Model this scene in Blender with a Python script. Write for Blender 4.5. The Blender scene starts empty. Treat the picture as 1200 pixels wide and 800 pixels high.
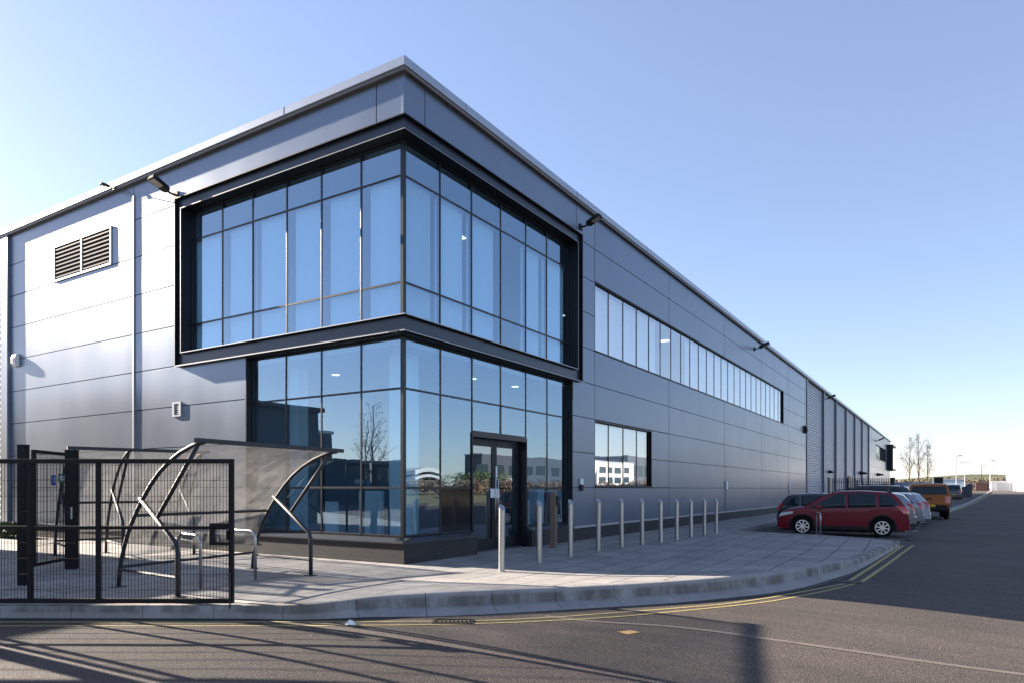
import bpy, bmesh, math, random
from mathutils import Vector, Matrix
random.seed(7)
R = math.radians
scene = bpy.context.scene
COL = scene.collection

# ------------------------------------------------------------ camera
cam_d = bpy.data.cameras.new('camera'); cam = bpy.data.objects.new('camera', cam_d); COL.objects.link(cam)
cam.location = (9.16, -10.54, 1.5)
cam.rotation_euler = (R(90), 0, math.atan2(.5328, .8463))
cam_d.sensor_width = 36; cam_d.lens = 24.54; cam_d.shift_y = .1433
cam_d.clip_start = .1; cam_d.clip_end = 5000
scene.camera = cam

# ------------------------------------------------------------ sky and sun
SUN_EL, SUN_AZ = 19.4, 4.8          # light travels towards (cos az, sin az)
world = bpy.data.worlds.new('World'); scene.world = world; world.use_nodes = True
nt = world.node_tree; nt.nodes.clear()
out = nt.nodes.new('ShaderNodeOutputWorld'); bg = nt.nodes.new('ShaderNodeBackground'); sky = nt.nodes.new('ShaderNodeTexSky')
sky.sky_type = 'NISHITA'; sky.sun_disc = False
sky.sun_elevation = R(SUN_EL); sky.sun_rotation = R(270 - SUN_AZ)
sky.altitude = 50; sky.air_density = .88; sky.dust_density = .3; sky.ozone_density = 2.0
bg.inputs['Strength'].default_value = .05
tint = nt.nodes.new('ShaderNodeMix'); tint.data_type = 'RGBA'; tint.blend_type = 'MULTIPLY'; tint.inputs[0].default_value = 1; tint.inputs[7].default_value = (.97,.85,.86,1)
nt.links.new(sky.outputs[0], tint.inputs[6]); veil = nt.nodes.new('ShaderNodeMix'); veil.data_type = 'RGBA'; veil.blend_type = 'ADD'; veil.inputs[0].default_value = 1; veil.inputs[7].default_value = (.62,.78,1.18,1)   # even thin haze over the whole sky
nt.links.new(tint.outputs[2], veil.inputs[6]); nt.links.new(veil.outputs[2], bg.inputs[0]); nt.links.new(bg.outputs[0], out.inputs[0])
sl = bpy.data.lights.new('sun', 'SUN'); sun = bpy.data.objects.new('sun', sl); COL.objects.link(sun)
sl.energy = 5.0; sl.angle = R(.5); sl.color = (1, .87, .72)
e_, a_ = R(SUN_EL), R(SUN_AZ)
sun.rotation_euler = Vector((math.cos(e_)*math.cos(a_), math.cos(e_)*math.sin(a_), -math.sin(e_))).to_track_quat('-Z', 'Y').to_euler()
scene.view_settings.view_transform = 'Standard'; scene.view_settings.look = 'None'
scene.view_settings.exposure = 2.25; scene.view_settings.gamma = 1

# ------------------------------------------------------------ materials
def mat(name, col=(.5,.5,.5), rough=.6, metal=0, noise=0, scale=8, bump=0, bscale=40, coat=0, spec=.5, stretch=None, emis=0, dark=None, detail=4):
    m = bpy.data.materials.new(name); m.use_nodes = True
    n = m.node_tree.nodes; l = m.node_tree.links; b = n['Principled BSDF']
    b.inputs['Base Color'].default_value = (*col, 1); b.inputs['Roughness'].default_value = rough
    b.inputs['Metallic'].default_value = metal; b.inputs['Coat Weight'].default_value = coat
    b.inputs['Coat Roughness'].default_value = .03; b.inputs['Specular IOR Level'].default_value = spec
    if emis: b.inputs['Emission Color'].default_value = (*col, 1); b.inputs['Emission Strength'].default_value = emis
    tc = n.new('ShaderNodeTexCoord'); src = tc.outputs['Object']
    if stretch:
        mp = n.new('ShaderNodeMapping'); mp.inputs['Scale'].default_value = stretch; l.new(src, mp.inputs[0]); src = mp.outputs[0]
    if noise:
        t = n.new('ShaderNodeTexNoise'); t.inputs['Scale'].default_value = scale; t.inputs['Detail'].default_value = detail
        t.inputs['Roughness'].default_value = .65
        l.new(src, t.inputs[0]); r = n.new('ShaderNodeValToRGB'); l.new(t.outputs[0], r.inputs[0])
        r.color_ramp.elements[0].position = .3; r.color_ramp.elements[1].position = .7
        dk = dark or tuple(c*(1-noise) for c in col)
        r.color_ramp.elements[0].color = (*dk, 1)
        r.color_ramp.elements[1].color = (*[min(1, c*(1+noise*.6)) for c in col], 1)
        l.new(r.outputs[0], b.inputs['Base Color'])
    if bump:
        t2 = n.new('ShaderNodeTexNoise'); t2.inputs['Scale'].default_value = bscale; t2.inputs['Detail'].default_value = 3
        l.new(src, t2.inputs[0]); bp = n.new('ShaderNodeBump'); bp.inputs['Strength'].default_value = bump
        bp.inputs['Distance'].default_value = .01; l.new(t2.outputs[0], bp.inputs['Height']); l.new(bp.outputs[0], b.inputs['Normal'])
    return m

def asphalt_mat():
    m = bpy.data.materials.new('asphalt'); m.use_nodes = True
    n = m.node_tree.nodes; l = m.node_tree.links; b = n['Principled BSDF']; b.inputs['Roughness'].default_value = .85
    b.inputs['Specular IOR Level'].default_value = .3
    tc = n.new('ShaderNodeTexCoord')
    def nz(s, d, st=(1,1,1)):
        mp = n.new('ShaderNodeMapping'); mp.inputs['Scale'].default_value = st; l.new(tc.outputs['Object'], mp.inputs[0])
        t = n.new('ShaderNodeTexNoise'); t.inputs['Scale'].default_value = s; t.inputs['Detail'].default_value = d; l.new(mp.outputs[0], t.inputs[0]); return t
    def ramp(src, p0, c0, p1, c1):
        r = n.new('ShaderNodeValToRGB'); l.new(src, r.inputs[0]); e = r.color_ramp.elements
        e[0].position = p0; e[0].color = (*c0, 1); e[1].position = p1; e[1].color = (*c1, 1); return r
    def mul(a, c, f=1):
        x = n.new('ShaderNodeMix'); x.data_type = 'RGBA'; x.blend_type = 'MULTIPLY'; x.inputs[0].default_value = f
        l.new(a, x.inputs[6]); l.new(c, x.inputs[7]); return x.outputs[2]
    big = ramp(nz(.35, 5).outputs[0], .3, (.060,.051,.045), .7, (.094,.080,.071))
    fine = ramp(nz(48, 5).outputs[0], .36, (.50,.49,.49), .66, (1.5,1.45,1.42))
    vor = n.new('ShaderNodeTexVoronoi'); vor.inputs['Scale'].default_value = 60; l.new(tc.outputs['Object'], vor.inputs[0])
    agg = ramp(vor.outputs['Distance'], .05, (1.45,1.42,1.38), .4, (.9,.9,.9))
    streak = ramp(nz(1.2, 5, (.35,2.6,1)).outputs[0], .35, (.85,.85,.87), .7, (1.1,1.08,1.06))
    c = mul(big.outputs[0], fine.outputs[0]); c = mul(c, agg.outputs[0], .7); c = mul(c, streak.outputs[0])
    l.new(c, b.inputs['Base Color'])
    bp = n.new('ShaderNodeBump'); bp.inputs['Strength'].default_value = .8; bp.inputs['Distance'].default_value = .012
    l.new(nz(70, 3).outputs[0], bp.inputs['Height']); l.new(bp.outputs[0], b.inputs['Normal'])
    return m

def brick_mat(name, c1, c2, mortar, w, h, msize, rot=0, rough=.8, bump=.4, vertical=False, offs=.5, dirt=.2, var=0.0, bfreq=2):
    m = bpy.data.materials.new(name); m.use_nodes = True
    n = m.node_tree.nodes; l = m.node_tree.links; b = n['Principled BSDF']; b.inputs['Roughness'].default_value = rough
    tc = n.new('ShaderNodeTexCoord'); src = tc.outputs['Object']
    if vertical:   # use (x+y, z)
        sp = n.new('ShaderNodeSeparateXYZ'); l.new(src, sp.inputs[0]); ad = n.new('ShaderNodeMath'); l.new(sp.outputs[0], ad.inputs[0]); l.new(sp.outputs[1], ad.inputs[1])
        cb = n.new('ShaderNodeCombineXYZ'); l.new(ad.outputs[0], cb.inputs[0]); l.new(sp.outputs[2], cb.inputs[1]); src = cb.outputs[0]
    mp = n.new('ShaderNodeMapping'); mp.inputs['Rotation'].default_value = (0,0,R(rot)); l.new(src, mp.inputs[0])
    t = n.new('ShaderNodeTexBrick'); l.new(mp.outputs[0], t.inputs[0]); t.offset = offs; t.offset_frequency = bfreq
    t.inputs['Color1'].default_value = (*c1,1); t.inputs['Color2'].default_value = (*c2,1); t.inputs['Mortar'].default_value = (*mortar,1)
    t.inputs['Scale'].default_value = 1; t.inputs['Brick Width'].default_value = w; t.inputs['Row Height'].default_value = h
    t.inputs['Mortar Size'].default_value = msize; t.inputs['Mortar Smooth'].default_value = .1
    nz = n.new('ShaderNodeTexNoise'); nz.inputs['Scale'].default_value = 1.1; nz.inputs['Detail'].default_value = 8; nz.inputs['Roughness'].default_value = .7; l.new(tc.outputs['Object'], nz.inputs[0])
    r = n.new('ShaderNodeValToRGB'); l.new(nz.outputs[0], r.inputs[0]); e = r.color_ramp.elements
    e[0].position = .32; e[0].color = (1-dirt*1.4,1-dirt*1.4,1-dirt*1.35,1); e[1].position = .7; e[1].color = (1+dirt*.5,)*3+(1,)
    x = n.new('ShaderNodeMix'); x.data_type = 'RGBA'; x.blend_type = 'MULTIPLY'; x.inputs[0].default_value = 1
    l.new(t.outputs[0], x.inputs[6]); l.new(r.outputs[0], x.inputs[7])
    nf = n.new('ShaderNodeTexNoise'); nf.inputs['Scale'].default_value = 35; nf.inputs['Detail'].default_value = 4; l.new(tc.outputs['Object'], nf.inputs[0])
    r2 = n.new('ShaderNodeValToRGB'); l.new(nf.outputs[0], r2.inputs[0]); r2.color_ramp.elements[0].position=.3; r2.color_ramp.elements[0].color=(.86,.86,.86,1); r2.color_ramp.elements[1].position=.7; r2.color_ramp.elements[1].color=(1.1,1.1,1.1,1)
    y = n.new('ShaderNodeMix'); y.data_type = 'RGBA'; y.blend_type = 'MULTIPLY'; y.inputs[0].default_value = 1
    l.new(x.outputs[2], y.inputs[6]); l.new(r2.outputs[0], y.inputs[7]); l.new(y.outputs[2], b.inputs['Base Color'])
    bp = n.new('ShaderNodeBump'); bp.invert = True; bp.inputs['Strength'].default_value = bump; bp.inputs['Distance'].default_value = .01
    l.new(t.outputs['Fac'], bp.inputs['Height']); l.new(bp.outputs[0], b.inputs['Normal'])
    return m

def cladding_mat(name, col, rough, metal, ribs='v'):
    m = bpy.data.materials.new(name); m.use_nodes = True
    n = m.node_tree.nodes; l = m.node_tree.links; b = n['Principled BSDF']
    b.inputs['Metallic'].default_value = metal; b.inputs['Specular IOR Level'].default_value = .2
    geo = n.new('ShaderNodeTexCoord')
    def nz(st, s=1, d=4):
        mp = n.new('ShaderNodeMapping'); mp.inputs['Scale'].default_value = st; l.new(geo.outputs['Object'], mp.inputs[0])
        t = n.new('ShaderNodeTexNoise'); t.inputs['Scale'].default_value = s; t.inputs['Detail'].default_value = d; l.new(mp.outputs[0], t.inputs[0]); return t.outputs[0]
    r = n.new('ShaderNodeValToRGB'); l.new(nz((.6,.6,.35), 1.3, 2), r.inputs[0])
    r.color_ramp.elements[0].position = .25; r.color_ramp.elements[0].color = (*[c*.96 for c in col],1)
    r.color_ramp.elements[1].position = .75; r.color_ramp.elements[1].color = (*[c*1.03 for c in col],1)
    l.new(r.outputs[0], b.inputs['Base Color'])
    mr = n.new('ShaderNodeMapRange'); mr.inputs[3].default_value = rough-.03; mr.inputs[4].default_value = rough+.05; l.new(nz((1,1,.4), 1, 1), mr.inputs[0]); l.new(mr.outputs[0], b.inputs['Roughness'])
    # micro-rib and oil-canning
    w = nz((14,14,.02), 3, 1); w2 = nz((.45,.45,.9), 1, 0)
    b1 = n.new('ShaderNodeBump'); b1.inputs['Strength'].default_value = .006; b1.inputs['Distance'].default_value = .01; l.new(w, b1.inputs['Height'])
    b2 = n.new('ShaderNodeBump'); b2.inputs['Strength'].default_value = .12; b2.inputs['Distance'].default_value = .02; l.new(w2, b2.inputs['Height'])
    l.new(b2.outputs[0], b.inputs['Normal'])
    return m

def glass_mat(name, tint, refl, rcol=(1,1,1), wavy=.02, rough=0.0, body=None):
    m = bpy.data.materials.new(name); m.use_nodes = True
    n = m.node_tree.nodes; l = m.node_tree.links; n.clear()
    o = n.new('ShaderNodeOutputMaterial'); tr = n.new('ShaderNodeBsdfTransparent'); gl = n.new('ShaderNodeBsdfGlossy'); mx = n.new('ShaderNodeMixShader')
    tr.inputs[0].default_value = (*tint,1); gl.inputs[0].default_value = (*rcol,1); gl.inputs['Roughness'].default_value = rough
    fr = n.new('ShaderNodeLayerWeight'); fr.inputs[0].default_value = .25
    mr = n.new('ShaderNodeMapRange'); mr.inputs[3].default_value = refl; mr.inputs[4].default_value = 1; l.new(fr.outputs['Fresnel'], mr.inputs[0])
    geo = n.new('ShaderNodeNewGeometry'); inv = n.new('ShaderNodeMath'); inv.operation = 'SUBTRACT'; inv.inputs[0].default_value = 1; l.new(geo.outputs['Backfacing'], inv.inputs[1])
    mu = n.new('ShaderNodeMath'); mu.operation = 'MULTIPLY'; l.new(mr.outputs[0], mu.inputs[0]); l.new(inv.outputs[0], mu.inputs[1])
    l.new(mu.outputs[0], mx.inputs[0]); l.new(tr.outputs[0], mx.inputs[1]); l.new(gl.outputs[0], mx.inputs[2]); l.new(mx.outputs[0], o.inputs[0])
    if wavy:
        tc = n.new('ShaderNodeTexCoord'); t = n.new('ShaderNodeTexNoise'); t.inputs['Scale'].default_value = 1.1; t.inputs['Detail'].default_value = 1; l.new(tc.outputs['Object'], t.inputs[0])
        bp = n.new('ShaderNodeBump'); bp.inputs['Strength'].default_value = wavy; bp.inputs['Distance'].default_value = .05; l.new(t.outputs[0], bp.inputs['Height']); l.new(bp.outputs[0], gl.inputs['Normal'])
    return m

def perspex_mat():
    m = bpy.data.materials.new('perspex'); m.use_nodes = True
    n = m.node_tree.nodes; l = m.node_tree.links; n.clear()
    o = n.new('ShaderNodeOutputMaterial'); tr = n.new('ShaderNodeBsdfTransparent'); tr.inputs[0].default_value = (.86,.87,.88,1)
    df = n.new('ShaderNodeBsdfDiffuse'); df.inputs[0].default_value = (.34,.34,.34,1); tl = n.new('ShaderNodeBsdfTranslucent'); tl.inputs[0].default_value = (.30,.29,.28,1)
    gl = n.new('ShaderNodeBsdfGlossy'); gl.inputs['Roughness'].default_value = .22
    a = n.new('ShaderNodeMixShader'); a.inputs[0].default_value = .5; l.new(df.outputs[0], a.inputs[1]); l.new(tl.outputs[0], a.inputs[2])
    tc = n.new('ShaderNodeTexCoord'); t = n.new('ShaderNodeTexNoise'); t.inputs['Scale'].default_value = 2.6; t.inputs['Detail'].default_value = 8; t.inputs['Roughness'].default_value = .75; t.inputs['Distortion'].default_value = .6
    l.new(tc.outputs['Object'], t.inputs[0]); mr = n.new('ShaderNodeMapRange'); mr.inputs[1].default_value=.3; mr.inputs[2].default_value=.75; mr.inputs[3].default_value=.0; mr.inputs[4].default_value=.30; l.new(t.outputs[0], mr.inputs[0])
    b = n.new('ShaderNodeMixShader'); l.new(mr.outputs[0], b.inputs[0]); l.new(tr.outputs[0], b.inputs[1]); l.new(a.outputs[0], b.inputs[2])
    fr = n.new('ShaderNodeLayerWeight'); fr.inputs[0].default_value = .3
    c = n.new('ShaderNodeMixShader'); mm = n.new('ShaderNodeMapRange'); mm.inputs[3].default_value=.03; mm.inputs[4].default_value=.22; l.new(fr.outputs['Fresnel'], mm.inputs[0]); l.new(mm.outputs[0], c.inputs[0])
    l.new(b.outputs[0], c.inputs[1]); l.new(gl.outputs[0], c.inputs[2]); l.new(c.outputs[0], o.inputs[0])
    return m

M = {}
M['asphalt'] = asphalt_mat()
M['paving'] = brick_mat('paving', (.315,.297,.277), (.235,.226,.217), (.045,.042,.039), .9, .6, .012, rot=-93, bump=.6, dirt=.22)
M['plinth'] = brick_mat('plinth_brick', (.007,.008,.012), (.017,.015,.017), (.020,.020,.021), .225, .075, .007, vertical=True, bump=.12, dirt=.3, rough=.6)
M['redbrick'] = brick_mat('red_brick', (.25,.12,.08), (.2,.1,.07), (.3,.28,.25), .225, .075, .009, vertical=True)
M['clad'] = cladding_mat('cladding', (.175,.215,.275), .29, .55)
M['clad_dk'] = mat('joint_backing', (.02,.022,.026), .7)
M['rib'] = mat('ribbed_cladding', (.30,.34,.41), .42, .35, noise=.06, scale=1, bump=.02)
M['coping'] = mat('coping', (.34,.38,.44), .35, .55, noise=.05, scale=2)
M['soffit'] = mat('soffit', (.12,.11,.105), .5, .2)
M['pipe'] = mat('trim', (.36,.38,.41), .4, .3)
M['frame'] = mat('anthracite', (.009,.012,.017), .42, .2, noise=.08, scale=3, spec=.35)
M['frame_lt'] = mat('anthracite_edge', (.06,.065,.075), .35, .5)
M['mull'] = mat('mullion', (.010,.012,.016), .35, .1, spec=.4)
M['glass'] = glass_mat('glass', (.80,.93,1.0), .31, (.62,.82,1.0), .022)
M['glass_strip'] = glass_mat('strip_glass', (.95,.98,1.0), .45, (.92,.97,1.0), .010)
M['glass_door'] = glass_mat('door_glass', (.6,.7,.72), .26, (.8,.9,1), .01)
M['spandrel'] = mat('spandrel', (.01,.011,.014), .08, 0, spec=.6)
M['black'] = mat('black_paint', (.004,.004,.005), .55, spec=.25)
M['wire'] = mat('black_wire', (.004,.004,.005), .6, spec=.2)
M['steel'] = mat('brushed_steel', (.42,.42,.42), .34, .95, noise=.08, scale=4, stretch=(30,30,.6), bump=.02)
M['galv'] = mat('shelter_steel', (.022,.025,.031), .6, .0, noise=.15, scale=12)
M['concrete'] = mat('kerb_concrete', (.27,.265,.26), .85, noise=.28, scale=3.2, bump=.4, bscale=90, detail=8)
M['kerbdirt'] = mat('kerb_dirt', (.20,.18,.14), .9, noise=.4, scale=6)
M['yellow'] = mat('yellow_paint', (.34,.27,.10), .75, noise=.3, scale=14, bump=.4, bscale=80, detail=7)
M['white'] = mat('white_paint', (.42,.42,.41), .75, noise=.3, scale=14, detail=7)
M['seam'] = mat('seam', (.15,.125,.105), .9, noise=.28, scale=7, bump=.4, bscale=80, detail=8)
M['patch'] = mat('ochre_patch', (.45,.28,.10), .9, noise=.3, scale=12)
M['iron'] = mat('cast_iron', (.012,.012,.012), .6)
M['interior'] = mat('interior_wall', (.20,.23,.25), .8)
M['inwhite'] = mat('interior_white', (.62,.68,.66), .7)
M['carpet'] = mat('carpet', (.07,.075,.085), .9)
M['ceiling'] = mat('ceiling_tile', (.5,.5,.5), .9)
M['blind'] = mat('blind_fabric', (.80,.82,.82), .85)
M['lampon'] = mat('lit_panel', (1,.97,.9), .5, emis=.45)
M['perspex'] = perspex_mat()
M['grass'] = mat('grass', (.135,.12,.05), .95, noise=.45, scale=.6, bump=.5, bscale=30)
M['hill'] = mat('hill_grass', (.085,.088,.034), .95, noise=.5, scale=.05, detail=9, dark=(.025,.03,.014))
M['earth'] = mat('earth', (.16,.13,.09), .95, noise=.4, scale=.3)
M['bark'] = mat('bark', (.09,.075,.06), .9, noise=.3, scale=10)
M['leaf'] = mat('leaf', (.06,.085,.03), .8, noise=.5, scale=3)
M['scrub'] = mat('scrub', (.13,.09,.055), .9, noise=.5, scale=2)
M['bwhite'] = mat('white_cladding', (.50,.51,.53), .5, .0, noise=.04, scale=.4)
M['bpale'] = mat('pale_render', (.33,.33,.34), .7, noise=.08, scale=.3)
M['bgrey'] = mat('dark_cladding', (.055,.065,.085), .5, .1, noise=.06, scale=.4)
M['bblue'] = mat('pale_blue_steel', (.30,.42,.55), .5, .1, noise=.1, scale=2)
M['tyre'] = mat('tyre', (.006,.006,.006), .85, spec=.2)
M['rim'] = mat('alloy', (.62,.63,.65), .3, .8)
M['trim'] = mat('black_plastic', (.007,.007,.008), .6, spec=.3)
M['carglass'] = mat('car_glass', (.010,.022,.028), .03, 0, spec=.4)
M['red'] = mat('red_paint', (.15,.001,.012), .28, .0, coat=.25, spec=.3)
M['darkgreen'] = mat('dark_teal_paint', (.018,.030,.036), .3, .3, coat=1)
M['carblack'] = mat('black_car_paint', (.012,.012,.014), .25, .2, coat=1)
M['silver'] = mat('silver_paint', (.22,.24,.27), .32, .75, coat=1)
M['carwhite'] = mat('white_car_paint', (.42,.45,.49), .3, 0, coat=1)
M['orange'] = mat('orange_paint', (.30,.085,.008), .4, .1, coat=.1, spec=.3)
M['taill'] = mat('tail_light', (.45,.012,.012), .12, 0, coat=1)
M['headl'] = mat('head_light', (.6,.65,.68), .08, .3, coat=1)
M['plate_y'] = mat('yellow_plate', (.75,.55,.03), .5)
M['plate_w'] = mat('white_plate', (.75,.75,.72), .5)
M['signblue'] = mat('blue_sign', (.01,.06,.42), .4)
M['signgreen'] = mat('green_sign', (.0,.14,.085), .4)
M['signwhite'] = mat('white_sign', (.75,.76,.78), .5)
M['brown'] = mat('brown_post', (.14,.105,.08), .5, .2)
M['lampface'] = mat('lamp_face', (.42,.38,.32), .25, .3)
M['redcont'] = mat('red_container', (.10,.045,.042), .6)

# ------------------------------------------------------------ mesh helpers
class MB:
    def __init__(s): s.v = []; s.f = []; s.mi = []; s.m = 0
    def add(s, vs, fs):
        o = len(s.v); s.v += [tuple(v) for v in vs]; s.f += [tuple(o+i for i in f) for f in fs]; s.mi += [s.m]*len(fs); return s
    def box(s, x0, x1, y0, y1, z0, z1):
        if x0 > x1: x0, x1 = x1, x0
        if y0 > y1: y0, y1 = y1, y0
        if z0 > z1: z0, z1 = z1, z0
        return s.add([(x0,y0,z0),(x1,y0,z0),(x1,y1,z0),(x0,y1,z0),(x0,y0,z1),(x1,y0,z1),(x1,y1,z1),(x0,y1,z1)],
                     [(0,3,2,1),(4,5,6,7),(0,1,5,4),(1,2,6,5),(2,3,7,6),(3,0,4,7)])
    def bar(s, a, b, w, h=None, up=(0,0,1)):
        a = Vector(a); b = Vector(b); h = h or w; d = (b-a).normalized(); up = Vector(up)
        if abs(d.dot(up)) > .98: up = Vector((0,1,0)) if abs(d.y) < .9 else Vector((1,0,0))
        r = d.cross(up).normalized(); u = r.cross(d).normalized(); r *= w/2; u *= h/2
        return s.add([a-r-u, a+r-u, a+r+u, a-r+u, b-r-u, b+r-u, b+r+u, b-r+u],
                     [(0,1,2,3),(7,6,5,4),(0,4,5,1),(1,5,6,2),(2,6,7,3),(3,7,4,0)])
    def tube(s, pts, r, n=10, cap=True):
        pts = [Vector(p) for p in pts]; rs = r if isinstance(r, (list, tuple)) else [r]*len(pts)
        o = len(s.v); prev = None
        for i, p in enumerate(pts):
            d = (pts[min(i+1, len(pts)-1)] - pts[max(i-1, 0)]).normalized()
            if prev is None:
                up = Vector((0,0,1)) if abs(d.z) < .9 else Vector((1,0,0)); u = d.cross(up).normalized()
            else:
                u = (prev - d*prev.dot(d)).normalized()
            w = d.cross(u).normalized(); prev = u
            for k in range(n):
                t = 2*math.pi*k/n; q = p + (u*math.cos(t)+w*math.sin(t))*rs[i]; s.v.append(tuple(q))
        for i in range(len(pts)-1):
            for k in range(n):
                a = o+i*n+k; b = o+i*n+(k+1) % n; s.f.append((a, b, b+n, a+n)); s.mi.append(s.m)
        if cap:
            s.f.append(tuple(o+k for k in reversed(range(n)))); s.mi.append(s.m)
            e = o+(len(pts)-1)*n; s.f.append(tuple(e+k for k in range(n))); s.mi.append(s.m)
        return s
    def prism(s, poly, axis, a, b):
        n = len(poly)
        def P(u, v, w): return {'x':(w,u,v),'y':(u,w,v),'z':(u,v,w)}[axis]
        vs = [P(u,v,a) for u,v in poly]+[P(u,v,b) for u,v in poly]
        return s.add(vs, [tuple(range(n)), tuple(range(2*n-1, n-1, -1))]+[(i, (i+1) % n, n+(i+1) % n, n+i) for i in range(n)])
    def build(s, name, mats, parent=None, smooth=False, bevel=0, loc=None):
        me = bpy.data.meshes.new(name); me.from_pydata(s.v, [], s.f)
        if not isinstance(mats, (list, tuple)): mats = [mats]
        for m in mats: me.materials.append(m)
        if any(s.mi): me.polygons.foreach_set('material_index', s.mi)
        bm = bmesh.new(); bm.from_mesh(me); bmesh.ops.recalc_face_normals(bm, faces=bm.faces)
        bm.to_mesh(me); bm.free()
        if smooth: me.polygons.foreach_set('use_smooth', [True]*len(me.polygons))
        me.update(); o = bpy.data.objects.new(name, me); COL.objects.link(o)
        if parent: o.parent = parent
        if loc: o.location = loc
        if smooth == 'auto':
            md = o.modifiers.new('es', 'EDGE_SPLIT'); md.split_angle = R(35)
        if bevel:
            md = o.modifiers.new('bv', 'BEVEL'); md.width = bevel; md.segments = 2; md.limit_method = 'ANGLE'
        return o
def tag(o, label, cat, group=None):
    o['label'] = label; o['category'] = cat
    if group: o['group'] = group
    return o
def thing(name, label, cat, loc=(0,0,0), rz=0, group=None):
    o = bpy.data.objects.new(name, None); COL.objects.link(o); o.location = loc; o.rotation_euler = (0,0,rz); o.empty_display_size = .2
    return tag(o, label, cat, group)
def struct(o, kind='structure'): o['kind'] = kind; return o
def dup(root, loc=None, rz=None, label=None, group=None):
    r = root.copy(); COL.objects.link(r)
    if loc is not None: r.location = loc
    if rz is not None: r.rotation_euler = (0,0,rz)
    if label: r['label'] = label
    if group: r['group'] = group
    for ch in list(root.children):
        c = ch.copy(); COL.objects.link(c); c.parent = r
        for g in list(ch.children):
            d = g.copy(); COL.objects.link(d); d.parent = c
    return r
def gz(y):      # the land rises gently away from the camera
    return -.15 + max(0, min(y, 170)-50)*.009

# ============================================================ SETTING
# ground to the horizon
def sheet(name, m, xs, ys, dz, zfun=gz):
    mb = MB(); nx, ny = len(xs), len(ys)
    vs = [(x, y, zfun(y)+dz) for y in ys for x in xs]
    fs = [(j*nx+i, j*nx+i+1, (j+1)*nx+i+1, (j+1)*nx+i) for j in range(ny-1) for i in range(nx-1)]
    return mb.add(vs, fs).build(name, m)
YS = [-1500,-300,-100,-60,-30,0,30,50,70,90,110,130,150,170,300,800,2500]
struct(sheet('ground', M['earth'], [-1500,-300,-100,0,100,300,2500], YS, -.45))
struct(sheet('grass_verge', M['grass'], [36.2,60,95], [-40,0,50,90,130,170,230], -.02))
struct(sheet('yard', M['asphalt'], [-75,-20], [-80,-60,-40.2], -.01))
# hill on the horizon
mb = MB(); nx, ny = 90, 10; vs = []
for j in range(ny):
    for i in range(nx):
        x = -420+i*9.5; y = 330+j*18
        e = max(0, 1-abs((x+5)/95.)**3.2) if x < 90 else 0
        h = (2.4+3.6*math.exp(-((x-26)/40)**2) + 1.6*math.exp(-((x+10)/120)**2))*math.sin(math.pi*min(1, j/5)/2) + random.uniform(-.2,.9)
        vs.append((x, y, .85 + (h if j < 8 else h*.7)))
mb.add(vs, [(j*nx+i, j*nx+i+1, (j+1)*nx+i+1, (j+1)*nx+i) for j in range(ny-1) for i in range(nx-1)])
struct(mb.build('hill', M['hill'], smooth=True))

# kerb path (top outer edge), height of the crest, weight of the high splayed profile
KP = [(-40.0,-30.29,0,0),(-12,-13.13,0,0),(-1.134,-6.475,0,0),(1.369,-4.938,0,0),(2.247,-4.461,0,0),(2.739,-3.717,.05,.5),(3.382,-3.085,.1,.9),(4.431,-1.901,.1,1),
      (5.627,-.348,.1,1),(6.587,1.51,.1,1),(7.067,3.566,.08,.9),(7.437,5.495,.03,.5),(7.74,9.606,0,.1),(7.90,12.3,-.02,0)]
def catmull(P, t):
    n = len(P)-1; i = min(int(t), n-1); f = t-i
    a, b, c, d = P[max(i-1,0)], P[i], P[i+1], P[min(i+2,n)]
    return tuple(.5*((2*b[k])+(-a[k]+c[k])*f+(2*a[k]-5*b[k]+4*c[k]-d[k])*f*f+(-a[k]+3*b[k]-3*c[k]+d[k])*f**3) for k in range(4))
dense = []
for i in range(len(KP)-1):
    if i < 3:
        for k in range(40): f = k/40; dense.append(tuple(KP[i][q]*(1-f)+KP[i+1][q]*f for q in range(4)))
    else:
        for k in range(16): dense.append(catmull(KP, i+k/16))
dense.append(KP[-1])
def resample(P, step):
    outp = [P[0]]; acc = 0
    for a, b in zip(P, P[1:]):
        L = math.hypot(b[0]-a[0], b[1]-a[1]); pos = 0
        while acc + (L-pos) >= step and L > 0:
            pos += step-acc; acc = 0; f = pos/L; outp.append(tuple(a[q]*(1-f)+b[q]*f for q in range(4)))
        acc += L-pos
    return outp
KD = resample(dense, .152)
def nrm(i):
    a = KD[max(i-1,0)]; b = KD[min(i+1,len(KD)-1)]; dx, dy = b[0]-a[0], b[1]-a[1]; L = math.hypot(dx,dy); return dy/L, -dx/L   # outward, to the road
bumpk = [(k[0], k[1], k[2]) for k in KD[::2] if k[2] > .004]
def zp(x, y):
    best = 0
    for a, b, h in bumpk:
        d2 = (x-a)**2+(y-b)**2
        if d2 < 7: best = max(best, h*math.exp(-d2/1.9))
    return best
KD = [(k[0],k[1],zp(k[0],k[1]) if k[1] < 8 else k[2],k[3]) for k in KD]
def rz(x, y):
    if y > 22 or x < -12: return gz(y)
    if (x > 16 or y < -16): d = 6
    else: d = math.sqrt(min((x-k[0])**2+(y-k[1])**2 for k in KD[::5] if k[0] > -14))
    f = max(0, min(1, (d-.7)/4.5)); f = f*f*(3-2*f)
    if x < 8 and y > 8: f = 0
    w = 1 if y < 6 else max(0, 1-(y-6)/14)
    return gz(y) - .20*f*w
xs_ = [-70,-30,-12]+[-11.5+.5*i for i in range(60)]+[19,20,24,28,36]; ys_ = [-40,-20,-15]+[-14.5+.5*i for i in range(73)]+[23,26,30,50,70,90,110,130,150,170,230]
mb = MB(); nx = len(xs_)
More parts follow.
